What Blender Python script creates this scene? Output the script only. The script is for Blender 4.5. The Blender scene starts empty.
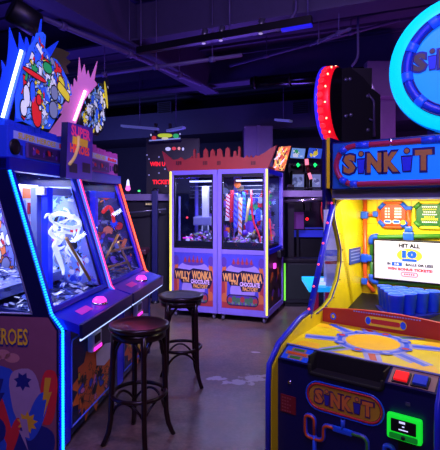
import bpy, bmesh, math, random
from mathutils import Vector, Matrix

sc = bpy.context.scene
COL = sc.collection
PI = math.pi
FPX, CX, HY, EYE = 460.0, 220.0, 205.0, 1.53      # focal length in pixels, centre column, horizon row, eye height

# ------------------------------------------------------------------ materials
MATS = {}
def lin(c):
    c = c / 255.0
    return c / 12.92 if c <= 0.04045 else ((c + 0.055) / 1.055) ** 2.4

def M(name, rgb=(128, 128, 128), rough=0.5, metal=0.0, emit=0.0, ergb=None, noise=0.12, scale=14.0, bump=0.0):
    """A procedural material: base colour gently varied by noise, optional glow and bump."""
    if name in MATS:
        return MATS[name]
    m = bpy.data.materials.new(name); m.use_nodes = True
    nt = m.node_tree; b = nt.nodes['Principled BSDF']
    col = (lin(rgb[0]), lin(rgb[1]), lin(rgb[2]), 1)
    tc = nt.nodes.new('ShaderNodeTexCoord')
    nz = nt.nodes.new('ShaderNodeTexNoise'); nz.inputs['Scale'].default_value = scale; nz.inputs['Detail'].default_value = 4
    nt.links.new(tc.outputs['Object'], nz.inputs['Vector'])
    mx = nt.nodes.new('ShaderNodeMix'); mx.data_type = 'RGBA'
    mx.inputs[6].default_value = tuple(v * (1 - noise) for v in col[:3]) + (1,)
    mx.inputs[7].default_value = tuple(min(1, v * (1 + noise)) for v in col[:3]) + (1,)
    nt.links.new(nz.outputs['Fac'], mx.inputs[0])
    nt.links.new(mx.outputs[2], b.inputs['Base Color'])
    b.inputs['Roughness'].default_value = rough
    b.inputs['Metallic'].default_value = metal
    if bump:
        bp = nt.nodes.new('ShaderNodeBump'); bp.inputs['Strength'].default_value = bump; bp.inputs['Distance'].default_value = 0.01
        nt.links.new(nz.outputs['Fac'], bp.inputs['Height']); nt.links.new(bp.outputs['Normal'], b.inputs['Normal'])
    if emit:
        e = ergb or rgb
        b.inputs['Emission Color'].default_value = (lin(e[0]), lin(e[1]), lin(e[2]), 1)
        b.inputs['Emission Strength'].default_value = emit
    MATS[name] = m
    return m

def glass_mat(name, tint=(230, 235, 255), refl=0.06):
    m = bpy.data.materials.new(name); m.use_nodes = True
    nt = m.node_tree
    for n in list(nt.nodes): nt.nodes.remove(n)
    out = nt.nodes.new('ShaderNodeOutputMaterial')
    t = nt.nodes.new('ShaderNodeBsdfTransparent'); t.inputs[0].default_value = tuple(lin(c) for c in tint) + (1,)
    g = nt.nodes.new('ShaderNodeBsdfGlossy'); g.inputs['Roughness'].default_value = 0.03
    fr = nt.nodes.new('ShaderNodeLayerWeight'); fr.inputs['Blend'].default_value = .5      # the same from both sides of the sheet
    pw = nt.nodes.new('ShaderNodeMath'); pw.operation = 'POWER'; pw.inputs[1].default_value = 4; nt.links.new(fr.outputs['Facing'], pw.inputs[0])
    mr = nt.nodes.new('ShaderNodeMath'); mr.operation = 'MULTIPLY_ADD'; mr.inputs[1].default_value = .22; mr.inputs[2].default_value = .018; nt.links.new(pw.outputs[0], mr.inputs[0])
    mx = nt.nodes.new('ShaderNodeMixShader')
    nt.links.new(mr.outputs[0], mx.inputs[0]); nt.links.new(t.outputs[0], mx.inputs[1]); nt.links.new(g.outputs[0], mx.inputs[2])
    nt.links.new(mx.outputs[0], out.inputs[0])
    MATS[name] = m
    return m

def A(key, rgb, emit=0.0):        # printed ink
    return M('ink_' + key, rgb, 0.45, emit=emit)

# ------------------------------------------------------------------ frames: local axes of a machine, and where a line of sight meets its planes
class Frame:
    def __init__(s, x, y, deg):
        s.o = Vector((x, y, 0)); s.rz = math.radians(deg)
        s.R = Matrix.Rotation(s.rz, 3, 'Z'); s.Ri = s.R.inverted()
    def at(s, px, py, **k):
        o = s.Ri @ (Vector((0, 0, EYE)) - s.o)
        d = s.Ri @ Vector(((px - CX) / FPX, 1, -(py - HY) / FPX))
        ax, v = list(k.items())[0]; i = 'xyz'.index(ax)
        t = (v - o[i]) / d[i]
        return o + d * t
    def w(s, v):
        return s.R @ Vector(v) + s.o

WORLD = Frame(0, 0, 0)

# ------------------------------------------------------------------ mesh builder
class MB:
    def __init__(s):
        s.bm = bmesh.new(); s.mats = []
    def mi(s, m):
        if m not in s.mats: s.mats.append(m)
        return s.mats.index(m)
    def _new(s, before, m, smooth=False):
        i = s.mi(m)
        for f in s.bm.faces:
            if f not in before:
                f.material_index = i; f.smooth = smooth
    def face(s, pts, m, smooth=False):
        f = s.bm.faces.new([s.bm.verts.new(p) for p in pts]); f.material_index = s.mi(m); f.smooth = smooth
        return f
    def box(s, x0, x1, y0, y1, z0, z1, m, bev=0.0):
        before = set(s.bm.faces)
        mat = Matrix.Translation(((x0 + x1) / 2, (y0 + y1) / 2, (z0 + z1) / 2)) @ Matrix.Diagonal((abs(x1 - x0), abs(y1 - y0), abs(z1 - z0), 1))
        r = bmesh.ops.create_cube(s.bm, size=1, matrix=mat)
        if bev:
            es = list({e for v in r['verts'] for e in v.link_edges})
            bmesh.ops.bevel(s.bm, geom=es, offset=bev, segments=2, affect='EDGES', profile=0.6)
        s._new(before, m)
    def poly_prism(s, pts, ext, m, msides=None):
        """pts: planar 3D points; ext: vector the outline is thickened along."""
        ext = Vector(ext); a = [s.bm.verts.new(p) for p in pts]; b = [s.bm.verts.new(Vector(p) + ext) for p in pts]
        i = s.mi(m); j = s.mi(msides or m)
        f = s.bm.faces.new(a); f.material_index = i
        f = s.bm.faces.new(b[::-1]); f.material_index = i
        n = len(pts)
        for k in range(n):
            f = s.bm.faces.new((a[k], b[k], b[(k + 1) % n], a[(k + 1) % n])); f.material_index = j
    def tube(s, pts, r, m, n=8, closed=False, mats=None, caps=True):
        pts = [Vector(p) for p in pts]; N = len(pts)
        rs = r if isinstance(r, (list, tuple)) else [r] * N
        rings = []; prev = None
        for k, p in enumerate(pts):
            if closed: t = (pts[(k + 1) % N] - pts[k - 1])
            else: t = pts[min(k + 1, N - 1)] - pts[max(k - 1, 0)]
            t.normalize()
            if prev is None:
                u = t.cross(Vector((0, 0, 1)))
                if u.length < 1e-3: u = t.cross(Vector((0, 1, 0)))
            else:
                u = prev - t * prev.dot(t)
            u.normalize(); prev = u; v = t.cross(u)
            rings.append([s.bm.verts.new(p + (u * math.cos(2 * PI * q / n) + v * math.sin(2 * PI * q / n)) * rs[k]) for q in range(n)])
        i = s.mi(m)
        for k in range(N if closed else N - 1):
            a, b = rings[k], rings[(k + 1) % N]
            for q in range(n):
                f = s.bm.faces.new((a[q], a[(q + 1) % n], b[(q + 1) % n], b[q])); f.smooth = True
                f.material_index = s.mi(mats[(k + q) % len(mats)]) if mats else i
        if not closed and caps:
            f = s.bm.faces.new(rings[0][::-1]); f.material_index = i
            f = s.bm.faces.new(rings[-1]); f.material_index = i
    def lathe(s, prof, m, c=(0, 0, 0), axis='z', n=24, mats=None, smooth=True):
        """prof: (radius, height) pairs along the axis."""
        c = Vector(c); rings = []
        def P(r, h, a):
            x, y = r * math.cos(a), r * math.sin(a)
            return c + {'z': Vector((x, y, h)), 'y': Vector((x, h, y)), 'x': Vector((h, x, y))}[axis]
        for r, h in prof:
            rings.append([s.bm.verts.new(P(r, h, 0))] if r < 1e-5 else [s.bm.verts.new(P(r, h, 2 * PI * q / n)) for q in range(n)])
        for k in range(len(prof) - 1):
            a, b = rings[k], rings[k + 1]
            i = s.mi(mats[k] if mats else m)
            for q in range(n):
                q2 = (q + 1) % n
                if len(a) == 1 and len(b) == 1: continue
                vs = (a[0], b[q], b[q2]) if len(a) == 1 else (a[q], a[q2], b[0]) if len(b) == 1 else (a[q], a[q2], b[q2], b[q])
                f = s.bm.faces.new(vs); f.material_index = i; f.smooth = smooth
    def text(s, txt, m, size, o, u, v, ext=0.0, offset=0.0, align='CENTER', width=None, shear=0.0):
        """Lettering standing at o on the plane of u (along) and v (up)."""
        cu = bpy.data.curves.new('lettering', 'FONT'); cu.body = txt; cu.size = 1; cu.align_x = align; cu.align_y = 'CENTER'
        cu.offset = offset; cu.resolution_u = 2; cu.shear = shear
        ob = bpy.data.objects.new('lettering', cu); COL.objects.link(ob)
        dg = bpy.context.evaluated_depsgraph_get(); me = bpy.data.meshes.new_from_object(ob.evaluated_get(dg))
        bpy.data.objects.remove(ob); bpy.data.curves.remove(cu)
        if not me.vertices: return
        xs = [q.co.x for q in me.vertices]; ys = [q.co.y for q in me.vertices]
        sy = size / max(max(ys) - min(ys), 1e-4)
        sx = width / (max(xs) - min(xs)) if width else sy
        cx = {'CENTER': (max(xs) + min(xs)) / 2, 'LEFT': min(xs), 'RIGHT': max(xs)}[align]; cy = (max(ys) + min(ys)) / 2
        o, u, v = Vector(o), Vector(u).normalized(), Vector(v).normalized(); nrm = u.cross(v)
        vs = [s.bm.verts.new(o + u * ((q.co.x - cx) * sx) + v * ((q.co.y - cy) * sy) + nrm * ext) for q in me.vertices]
        i = s.mi(m)
        for p in me.polygons:
            try:
                f = s.bm.faces.new([vs[k] for k in p.vertices]); f.material_index = i
            except ValueError: pass
        bpy.data.meshes.remove(me)
    def build(s, name, parent=None, recalc=True):
        if recalc: bmesh.ops.recalc_face_normals(s.bm, faces=s.bm.faces)
        me = bpy.data.meshes.new(name); s.bm.to_mesh(me); s.bm.free()
        for m in s.mats: me.materials.append(m)
        o = bpy.data.objects.new(name, me); COL.objects.link(o)
        if parent is not None: o.parent = parent
        return o

def tag(o, label, cat, group=None):
    o['label'] = label; o['category'] = cat
    if group: o['group'] = group
    return o
def thing(name, label, cat, fr=WORLD, loc=(0, 0, 0), group=None, rz=0.0):
    o = bpy.data.objects.new(name, None); COL.objects.link(o); o.empty_display_size = 0.1
    o.location = fr.w(loc); o.rotation_euler = (0, 0, fr.rz + rz)
    return tag(o, label, cat, group)
def struct(o):
    o['kind'] = 'structure'; return o
def copy_thing(root, label):
    r = root.copy(); COL.objects.link(r); r['label'] = label
    for ch in list(root.children):
        c = ch.copy(); COL.objects.link(c); c.parent = r
        for g in list(ch.children):
            d = g.copy(); COL.objects.link(d); d.parent = c
    return r

def area_lamp(name, loc, rot, size, power, rgb, parent=None, spread=180):
    l = bpy.data.lights.new(name, 'AREA'); l.shape = 'RECTANGLE'; l.size, l.size_y = size; l.energy = power
    l.color = tuple(lin(c) for c in rgb); l.spread = math.radians(spread)
    o = bpy.data.objects.new(name, l); COL.objects.link(o); o.location = loc; o.rotation_euler = rot
    if parent is not None: o.parent = parent
    return o
def point_lamp(name, loc, power, rgb, r=0.05, parent=None):
    l = bpy.data.lights.new(name, 'POINT'); l.energy = power; l.color = tuple(lin(c) for c in rgb); l.shadow_soft_size = r
    o = bpy.data.objects.new(name, l); COL.objects.link(o); o.location = loc
    if parent is not None: o.parent = parent
    return o

def inside(p, poly):
    x, y = p; r = False; n = len(poly)
    for i in range(n):
        x1, y1 = poly[i]; x2, y2 = poly[(i + 1) % n]
        if (y1 > y) != (y2 > y) and x < (x2 - x1) * (y - y1) / (y2 - y1) + x1: r = not r
    return r

def collage(mb, o, u, v, W, H, pal, n, seed, smin, smax, clip=None, lift=0.0006, outline=None, kinds='sbbzr'):
    """Printed abstract artwork: overlapping bursts, blobs, bolts and bars of ink on the plane o + u*a + v*b."""
    rnd = random.Random(seed); o, u, v = Vector(o), Vector(u).normalized(), Vector(v).normalized(); nrm = u.cross(v)
    k = 0; tries = 0
    while k < n and tries < n * 30:
        tries += 1
        r = rnd.uniform(smin, smax)
        if clip is None: a, b = rnd.uniform(r, max(W - r, r)), rnd.uniform(r, max(H - r, r))
        else:
            a, b = rnd.uniform(0, W), rnd.uniform(0, H)
            if not all(inside((a + r * .9 * math.cos(t), b + r * .9 * math.sin(t)), clip) for t in (0, 1.05, 2.1, 3.14, 4.2, 5.2)): continue
        kind = rnd.choice(kinds); rot = rnd.uniform(0, 6.28); pts = []
        if kind == 's':
            q = rnd.randint(6, 10)
            for i in range(2 * q):
                rr = r * (1 if i % 2 == 0 else rnd.uniform(.4, .65)); pts.append((rr * math.cos(rot + PI * i / q), rr * math.sin(rot + PI * i / q)))
        elif kind == 'b':
            e = rnd.uniform(.45, 1)
            for i in range(12):
                t = 2 * PI * i / 12; rr = r * rnd.uniform(.8, 1)
                x, y = rr * math.cos(t), rr * e * math.sin(t); pts.append((x * math.cos(rot) - y * math.sin(rot), x * math.sin(rot) + y * math.cos(rot)))
        elif kind == 'z':
            for x, y in ((-.15, 1), (.4, .9), (.1, .2), (.45, .25), (-.35, -1), (-.1, -.15), (-.45, -.1)):
                x, y = x * r, y * r; t = rnd.uniform(-.01, .01) + rot; pts.append((x * math.cos(rot) - y * math.sin(rot), x * math.sin(rot) + y * math.cos(rot)))
        else:
            e = rnd.uniform(.2, .45)
            for x, y in ((-1, -e), (1, -e * .6), (.9, e), (-.9, e)):
                x, y = x * r * .9, y * r; pts.append((x * math.cos(rot) - y * math.sin(rot), x * math.sin(rot) + y * math.cos(rot)))
        z = lift * (1 + k * .12)
        if outline:
            mb.face([o + u * (a + x * 1.13 + math.copysign(.003, x)) + v * (b + y * 1.13 + math.copysign(.003, y)) + nrm * (z - lift * .06) for x, y in pts], outline)
        mb.face([o + u * (a + x) + v * (b + y) + nrm * z for x, y in pts], rnd.choice(pal)); k += 1

def oval(a, b, n=24, p=2.0):
    return [(a * math.copysign(abs(math.cos(t)) ** (2 / p), math.cos(t)), b * math.copysign(abs(math.sin(t)) ** (2 / p), math.sin(t))) for t in (2 * PI * i / n for i in range(n))]
def stadium(hw, hh, n=8):
    pts = []
    for i in range(n + 1):
        t = -PI / 2 + PI * i / n; pts.append((hw - hh + hh * math.cos(t), hh * math.sin(t)))
    for i in range(n + 1):
        t = PI / 2 + PI * i / n; pts.append((-hw + hh + hh * math.cos(t), hh * math.sin(t)))
    return pts
def arc_path(pts, r=0.03, n=4):
    """Round the corners of a polyline."""
    pts = [Vector(p) for p in pts]; out = [pts[0]]
    for i in range(1, len(pts) - 1):
        a, b, c = pts[i - 1], pts[i], pts[i + 1]
        d1, d2 = (a - b), (c - b); q = min(r, d1.length / 2.01, d2.length / 2.01); p0, p1 = b + d1.normalized() * q, b + d2.normalized() * q
        for k in range(n + 1):
            t = k / n; out.append(p0 * (1 - t) ** 2 + b * 2 * t * (1 - t) + p1 * t ** 2)
    return out + [pts[-1]]

# common materials
NAVY = M('navy_laminate', (14, 16, 70), .35)
BLUE = M('blue_paint', (20, 30, 190), .35)
BLACK = M('black_laminate', (8, 8, 12), .45)
DARK = M('dark_plastic', (18, 17, 24), .5)
GREY = M('grey_metal', (120, 120, 135), .35, .7)
CHROME = M('chrome', (200, 200, 210), .15, 1)
WHITE = M('white_plastic', (225, 225, 235), .4)
YEL = M('yellow_laminate', (222, 206, 16), .4)
GLASS = glass_mat('clear_glass')
WALNUT = M('dark_stained_wood', (32, 13, 12), .28, noise=.35, scale=30)

# ================================================================== ROOM
RM = Frame(0, 0, -23)
def floor_material():
    m = bpy.data.materials.new('polished_concrete'); m.use_nodes = True; nt = m.node_tree; b = nt.nodes['Principled BSDF']; L = nt.links
    tc = nt.nodes.new('ShaderNodeTexCoord')
    def noise(scale, detail=6):
        n = nt.nodes.new('ShaderNodeTexNoise'); n.inputs['Scale'].default_value = scale; n.inputs['Detail'].default_value = detail; L.new(tc.outputs['Object'], n.inputs['Vector']); return n
    n1, n2 = noise(1.3), noise(9)
    add = nt.nodes.new('ShaderNodeMath'); add.operation = 'ADD'; L.new(n1.outputs['Fac'], add.inputs[0]); L.new(n2.outputs['Fac'], add.inputs[1])
    half = nt.nodes.new('ShaderNodeMath'); half.operation = 'MULTIPLY'; half.inputs[1].default_value = .5; L.new(add.outputs[0], half.inputs[0])
    rp = nt.nodes.new('ShaderNodeValToRGB'); L.new(half.outputs[0], rp.inputs[0])
    rp.color_ramp.elements[0].position = .38; rp.color_ramp.elements[0].color = (.105, .078, .066, 1)
    rp.color_ramp.elements[1].position = .62; rp.color_ramp.elements[1].color = (.235, .18, .15, 1)
    n3 = noise(2.1, 8); n4 = noise(38, 3)      # rusty and bluish clouds, fine speckle
    tint = nt.nodes.new('ShaderNodeValToRGB'); L.new(n3.outputs['Fac'], tint.inputs[0])
    tint.color_ramp.elements[0].position = .36; tint.color_ramp.elements[0].color = (1.0, .72, .62, 1); tint.color_ramp.elements[1].position = .64; tint.color_ramp.elements[1].color = (.86, .92, 1.0, 1)
    mt = nt.nodes.new('ShaderNodeMix'); mt.data_type = 'RGBA'; mt.blend_type = 'MULTIPLY'; mt.inputs[0].default_value = 1; L.new(rp.outputs[0], mt.inputs[6]); L.new(tint.outputs[0], mt.inputs[7])
    sp = nt.nodes.new('ShaderNodeMapRange'); sp.inputs[1].default_value = .3; sp.inputs[2].default_value = .7; sp.inputs[3].default_value = .72; sp.inputs[4].default_value = 1.2; L.new(n4.outputs['Fac'], sp.inputs[0])
    m2 = nt.nodes.new('ShaderNodeMix'); m2.data_type = 'RGBA'; m2.blend_type = 'MULTIPLY'; m2.inputs[0].default_value = 1; L.new(mt.outputs[2], m2.inputs[6]); L.new(sp.outputs[0], m2.inputs[7])
    prev = m2.outputs[2]
    # worn pale patches where the coating has come off
    for (x, y, rx, ry) in ((.30, 4.06, .13, .10), (.16, 3.97, .17, .07), (.36, 4.78, .07, .03), (.42, 4.12, .08, .05), (-.02, 4.06, .10, .05)):
        mp = nt.nodes.new('ShaderNodeMapping'); mp.vector_type = 'TEXTURE'; mp.inputs['Location'].default_value = (x, y, 0); mp.inputs['Scale'].default_value = (rx, ry, 1)
        L.new(tc.outputs['Object'], mp.inputs['Vector'])
        ln = nt.nodes.new('ShaderNodeVectorMath'); ln.operation = 'LENGTH'; L.new(mp.outputs[0], ln.inputs[0])
        nn = noise(16, 7); ad = nt.nodes.new('ShaderNodeMath'); ad.operation = 'MULTIPLY_ADD'; ad.inputs[1].default_value = 2.4; L.new(nn.outputs['Fac'], ad.inputs[0]); L.new(ln.outputs['Value'], ad.inputs[2])
        r2 = nt.nodes.new('ShaderNodeValToRGB'); L.new(ad.outputs[0], r2.inputs[0])
        r2.color_ramp.elements[0].position = .0; r2.color_ramp.elements[0].color = (1, 1, 1, 1)
        mr = nt.nodes.new('ShaderNodeMapRange'); mr.inputs[1].default_value = 1.85; mr.inputs[2].default_value = 2.05; mr.inputs[3].default_value = .75; mr.inputs[4].default_value = 0; L.new(ad.outputs[0], mr.inputs[0])
        nt.nodes.remove(r2)
        mx = nt.nodes.new('ShaderNodeMix'); mx.data_type = 'RGBA'; L.new(mr.outputs[0], mx.inputs[0]); L.new(prev, mx.inputs[6]); mx.inputs[7].default_value = (.55, .52, .55, 1); prev = mx.outputs[2]
    L.new(prev, b.inputs['Base Color'])
    rr = nt.nodes.new('ShaderNodeMapRange'); rr.inputs[3].default_value = .22; rr.inputs[4].default_value = .5; L.new(n2.outputs['Fac'], rr.inputs[0]); L.new(rr.outputs[0], b.inputs['Roughness'])
    bp = nt.nodes.new('ShaderNodeBump'); bp.inputs['Strength'].default_value = .12; bp.inputs['Distance'].default_value = .01; L.new(n2.outputs['Fac'], bp.inputs['Height']); L.new(bp.outputs[0], b.inputs['Normal'])
    return m

A0, A1, B0, B1, CEIL = -8.5, 5.5, -4.0, 9.6, 3.95
WALLM = M('dark_wall_paint', (52, 50, 66), .8)
CEILM = M('violet_grey_ceiling_deck', (70, 62, 92), .75)
def rbox(mb, a0, a1, b0, b1, z0, z1, m, bev=0.0, fr=RM):
    t = MB(); t.box(a0, a1, b0, b1, z0, z1, m, bev)
    for f in t.bm.faces:
        mb.face([fr.w(v.co) for v in f.verts], m)
    t.bm.free()
mb = MB(); rbox(mb, A0, A1, B0, B1, -.1, 0, floor_material()); struct(mb.build('floor'))
mb = MB(); rbox(mb, A0, A1, B0, B1, CEIL, CEIL + .1, CEILM)
for i in range(40):                                    # ribs of the steel deck
    b = B0 + .2 + i * .34
    if b < B1 - .1: rbox(mb, A0, A1, b, b + .06, CEIL - .035, CEIL, CEILM)
struct(mb.build('ceiling'))
for nm, q in (('wall_back', (A0, A1, B1, B1 + .1)), ('wall_front', (A0, A1, B0 - .1, B0)), ('wall_left', (A0 - .1, A0, B0, B1)), ('wall_right', (A1, A1 + .1, B0, B1))):
    mb = MB(); rbox(mb, *q, 0, CEIL, WALLM); struct(mb.build(nm))
# beams across and along
BEAMM = M('violet_painted_steel', (64, 58, 88), .6)
def beam(name, a0, a1, b0, b1, z0, z1):
    mb = MB(); c = (b0 + b1) / 2 if a1 - a0 > b1 - b0 else (a0 + a1) / 2; t = .025
    if a1 - a0 > b1 - b0:
        rbox(mb, a0, a1, b0, b1, z0, z0 + t, BEAMM); rbox(mb, a0, a1, c - t / 2, c + t / 2, z0 + t, z1, BEAMM)
    else:
        rbox(mb, a0, a1, b0, b1, z0, z0 + t, BEAMM); rbox(mb, c - t / 2, c + t / 2, b0, b1, z0 + t, z1, BEAMM)
    return struct(mb.build(name))
beam('beam_near', A0, A1, 4.55, 4.83, 3.45, 3.91)
beam('beam_far', A0, A1, 6.7, 6.95, 3.45, 3.91)
beam('beam_long', -3.2, -2.95, B0, 6.9, 3.35, 3.91)
# dropped soffit with two vents
mb = MB(); rbox(mb, A0, A1, 8.3, B1, 2.95, 3.45, BEAMM); struct(mb.build('beam_soffit'))
VENTM = M('vent_black', (6, 6, 10), .7)
for px, lab in ((165, 'dark square air vent in the soffit over the red-lettered score board'), (301, 'dark square air vent in the soffit beside the red disc')):
    p = RM.at(px, 108, y=8.3); e = thing('air_vent', lab, 'vent', RM, (p.x, 8.28, p.z))
    m_ = MB(); m_.box(-.16, .16, -.012, .0, -.12, .12, BEAMM, .004); fo = m_.build('frame', e)
    m_ = MB()
    for k in range(6): m_.box(-.14, .14, -.02, -.0125, -.105 + k * .036, -.078 + k * .036, VENTM)
    m_.build('louvre', e)
# columns
COLM = M('purple_lit_column_paint', (104, 90, 118), .6)
def column(name, px0, px1, Y, z1):
    x0, x1 = (px0 - CX) / FPX * Y, (px1 - CX) / FPX * Y
    mb = MB(); c = (x0 + x1) / 2; h = (x1 - x0) / 2
    mb.box(c - h, c + h, Y, Y + 2 * h, 0, z1, COLM, .02)
    mb.box(c - h * .12, c + h * .12, Y - .02, Y + .0, 0, z1, COLM)
    return struct(mb.build(name))
column('column_middle', 244, 273, 8.2, 2.95)
c2 = column('column_right', 367, 396, 6.2, 3.3)
mb = MB(); x = (381 - CX) / FPX * 6.05; mb.box(x - .19, x + .35, 6.02, 6.19, 2.95, 3.42, COLM, .01); struct(mb.build('trim_1'))

# ------------------------------------------------------------------ ceiling equipment
def pipe(name, p0, p1, r, m, label, cat, joints=0, elbow=None):
    e = thing(name, label, cat)
    mb = MB(); pts = [p0] + ([elbow] if elbow else []) + [p1]
    mb.tube(arc_path(pts, .08), r, m, 8); mb.build('tube', e)
    for k in range(joints):
        t = (k + .5) / joints; a, b = (Vector(p0), Vector(p1)); c = a.lerp(b, t); d = (b - a).normalized() * .03
        m2 = MB(); m2.tube([c - d, c + d], r * 1.5, m, 8); m2.build('coupling', e)
        m2 = MB(); m2.tube([c + Vector((0, 0, r)), Vector((c.x, c.y, CEIL - .036))], .006, m, 6); m2.build('hanger', e)
    return e
CONDUIT = M('violet_painted_conduit', (88, 80, 118), .5)
def W(px, py, Y): return Vector(((px - CX) / FPX * Y, Y, EYE - (py - HY) / FPX * Y))
pipe('sprinkler_pipe', W(80, 78, 5.5), W(242, 55, 4.9), .022, CONDUIT, 'pale conduit pipe under the ceiling, running beneath the black light track', 'pipe', 3)
pipe('sprinkler_pipe', W(20, 8, 4.2), W(200, 84, 6.5), .03, CONDUIT, 'long pipe sloping down over the burst toppers towards the soffit', 'pipe', 3)
pipe('sprinkler_pipe', W(310, 45, 5.2), W(350, 29, 4.4), .018, CONDUIT, 'thin conduit under the deck above the red disc', 'pipe', 2)
pipe('sprinkler_pipe', W(230, 66, 6.8), W(400, 20, 5.6), .02, CONDUIT, 'long thin conduit crossing the ceiling towards the cyan disc', 'pipe', 2)
for i, (px, y0, y1, Y, lab) in enumerate(((358, 8, 66, 4.9, 'bent drop rod hanging from the ceiling to the red disc'), (296, -4, 20, 4.6, 'short drop rod holding the lit end of the light track'))):
    pipe('hanging_rod', W(px, y0, Y), W(px - 6, y1, Y), .014, CONDUIT, lab, 'rod', 0, W(px, y1 - 8, Y))
# hanging track with lamp heads
TRK = M('track_black', (7, 7, 12), .4)
a, b = W(138, 51, 5.25), W(312, 20, 4.4)
e = thing('light_track', 'long black lighting track with three small spot heads and a blue-lit end', 'track light')
d = (b - a).normalized(); up = Vector((0, 0, 1)); side = d.cross(up)
def bar(mb, p, q, hw, hh, m):
    dd = (q - p).normalized(); sd = dd.cross(up).normalized() * hw; u2 = up * hh
    mb.poly_prism([p - sd - u2, p + sd - u2, p + sd + u2, p - sd + u2], q - p, m)
mb = MB(); bar(mb, a, b, .035, .038, TRK); mb.build('track_rail', e)
BL = M('blue_glow', (40, 50, 255), .4, emit=2.2)
mb = MB(); p = b - d * .3; bar(mb, p - up * .05, b - up * .05, .025, .012, M('dim_blue_glow', (30, 25, 200), .4, emit=.9)); mb.build('blue_light_bar', e)
for t in (.02, .57, .98):
    p = a.lerp(b, t); m2 = MB(); m2.tube([p + up * .04, p + up * (CEIL - p.z - .05)], .008, CONDUIT, 6); m2.build('hanger', e)
for t in (.42, .52, .74):
    p = a.lerp(b, t); m2 = MB(); m2.tube([p - up * .0, p + d * .02 + up * .1], [.035, .03], GREY, 10); hd = m2.build('spot_head', e)
    m3 = MB(); m3.tube([p - up * .04, p - up * .05], .02, M('dim_spot_glow', (180, 170, 200), .4, emit=.6), 8); m3.build('lens', hd)
a, b = W(252, 83, 6.9), W(332, 76, 6.4)
e = thing('black_duct', 'glossy black round duct under the soffit, in front of the right vent', 'duct')
mb = MB(); mb.tube([a, b, b + (b - a) * .6], .09, M('glossy_black', (9, 8, 14), .15), 16); mb.build('tube', e)
for t in (.05, .5, .95):
    p = a.lerp(b, t); dd = (b - a).normalized() * .015; m2 = MB(); m2.tube([p - dd, p + dd], .097, TRK, 16); m2.build('clamp', e)
e = thing('ceiling_speaker', 'black loudspeaker hanging from the ceiling above the blue burst topper', 'speaker')
a, b = W(10, 8, 3.6), W(38, 26, 3.75)
mb = MB(); mb.tube([a, a.lerp(b, .06), a.lerp(b, .94), b], [.08, .1, .1, .085], BLACK, 18); mb.build('body', e)
mb = MB(); q = a.lerp(b, .4); mb.tube([q, Vector((q.x, q.y, CEIL - .04))], .012, TRK, 6); mb.build('bracket', e)
mb = MB(); q = a.lerp(b, .62) + Vector((.0, -.098, 0)); mb.tube([q, q + Vector((0, -.006, 0))], .007, GREY, 8); mb.build('bolt', e)

# ================================================================== SUPER HEROES COIN PUSHERS (along the left)
C1 = Frame(-.98, 2.79, 82.6)
o2 = C1.w((1.0, 0, 0)); C2 = Frame(o2.x, o2.y, 82.6)
INK = dict(red=A('red', (215, 40, 40)), blu=A('blue', (40, 70, 210)), wht=A('white', (235, 235, 240)), blk=A('black', (12, 12, 18)), grn=A('green', (40, 165, 80)),
           yel=A('yellow', (240, 215, 40)), gry=A('grey', (120, 125, 150)), lbl=A('pale_blue', (130, 170, 240)), org=A('orange', (235, 120, 40)), pur=A('purple', (110, 60, 170)), pnk=A('pink', (230, 130, 170)), brn=A('brown', (80, 62, 40)))
def ip(s): return [INK[k] for k in s.split()]
LIT = {k: M('lit_' + k, c, .45, emit=.55) for k, c in dict(red=(225, 40, 45), blu=(45, 95, 235), wht=(225, 232, 250), blk=(12, 14, 26), grn=(40, 165, 90), yel=(235, 215, 50), gry=(120, 130, 165), lbl=(120, 170, 245)).items()}
def led(name, rgb, s): return M('led_' + name, rgb, .4, emit=s)
LED_BLUE = led('blue', (10, 108, 255), 6.5); LED_PINK = led('pink', (255, 50, 95), 3.0); LED_ORG = led('orange', (255, 70, 35), 3.0); LED_WHT = led('white', (215, 230, 255), 4.0)
def beads(mb, pts, r, m, step=.016):
    """A strip of separate light beads along a path."""
    pts = [Vector(p) for p in pts]
    for p, q in zip(pts, pts[1:]):
        n = max(1, int((q - p).length / step))
        for k in range(n):
            c = p.lerp(q, (k + .5) / n); d = (q - p).normalized() * step * .36
            mb.tube([c - d, c + d], r, m, 6)

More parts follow.
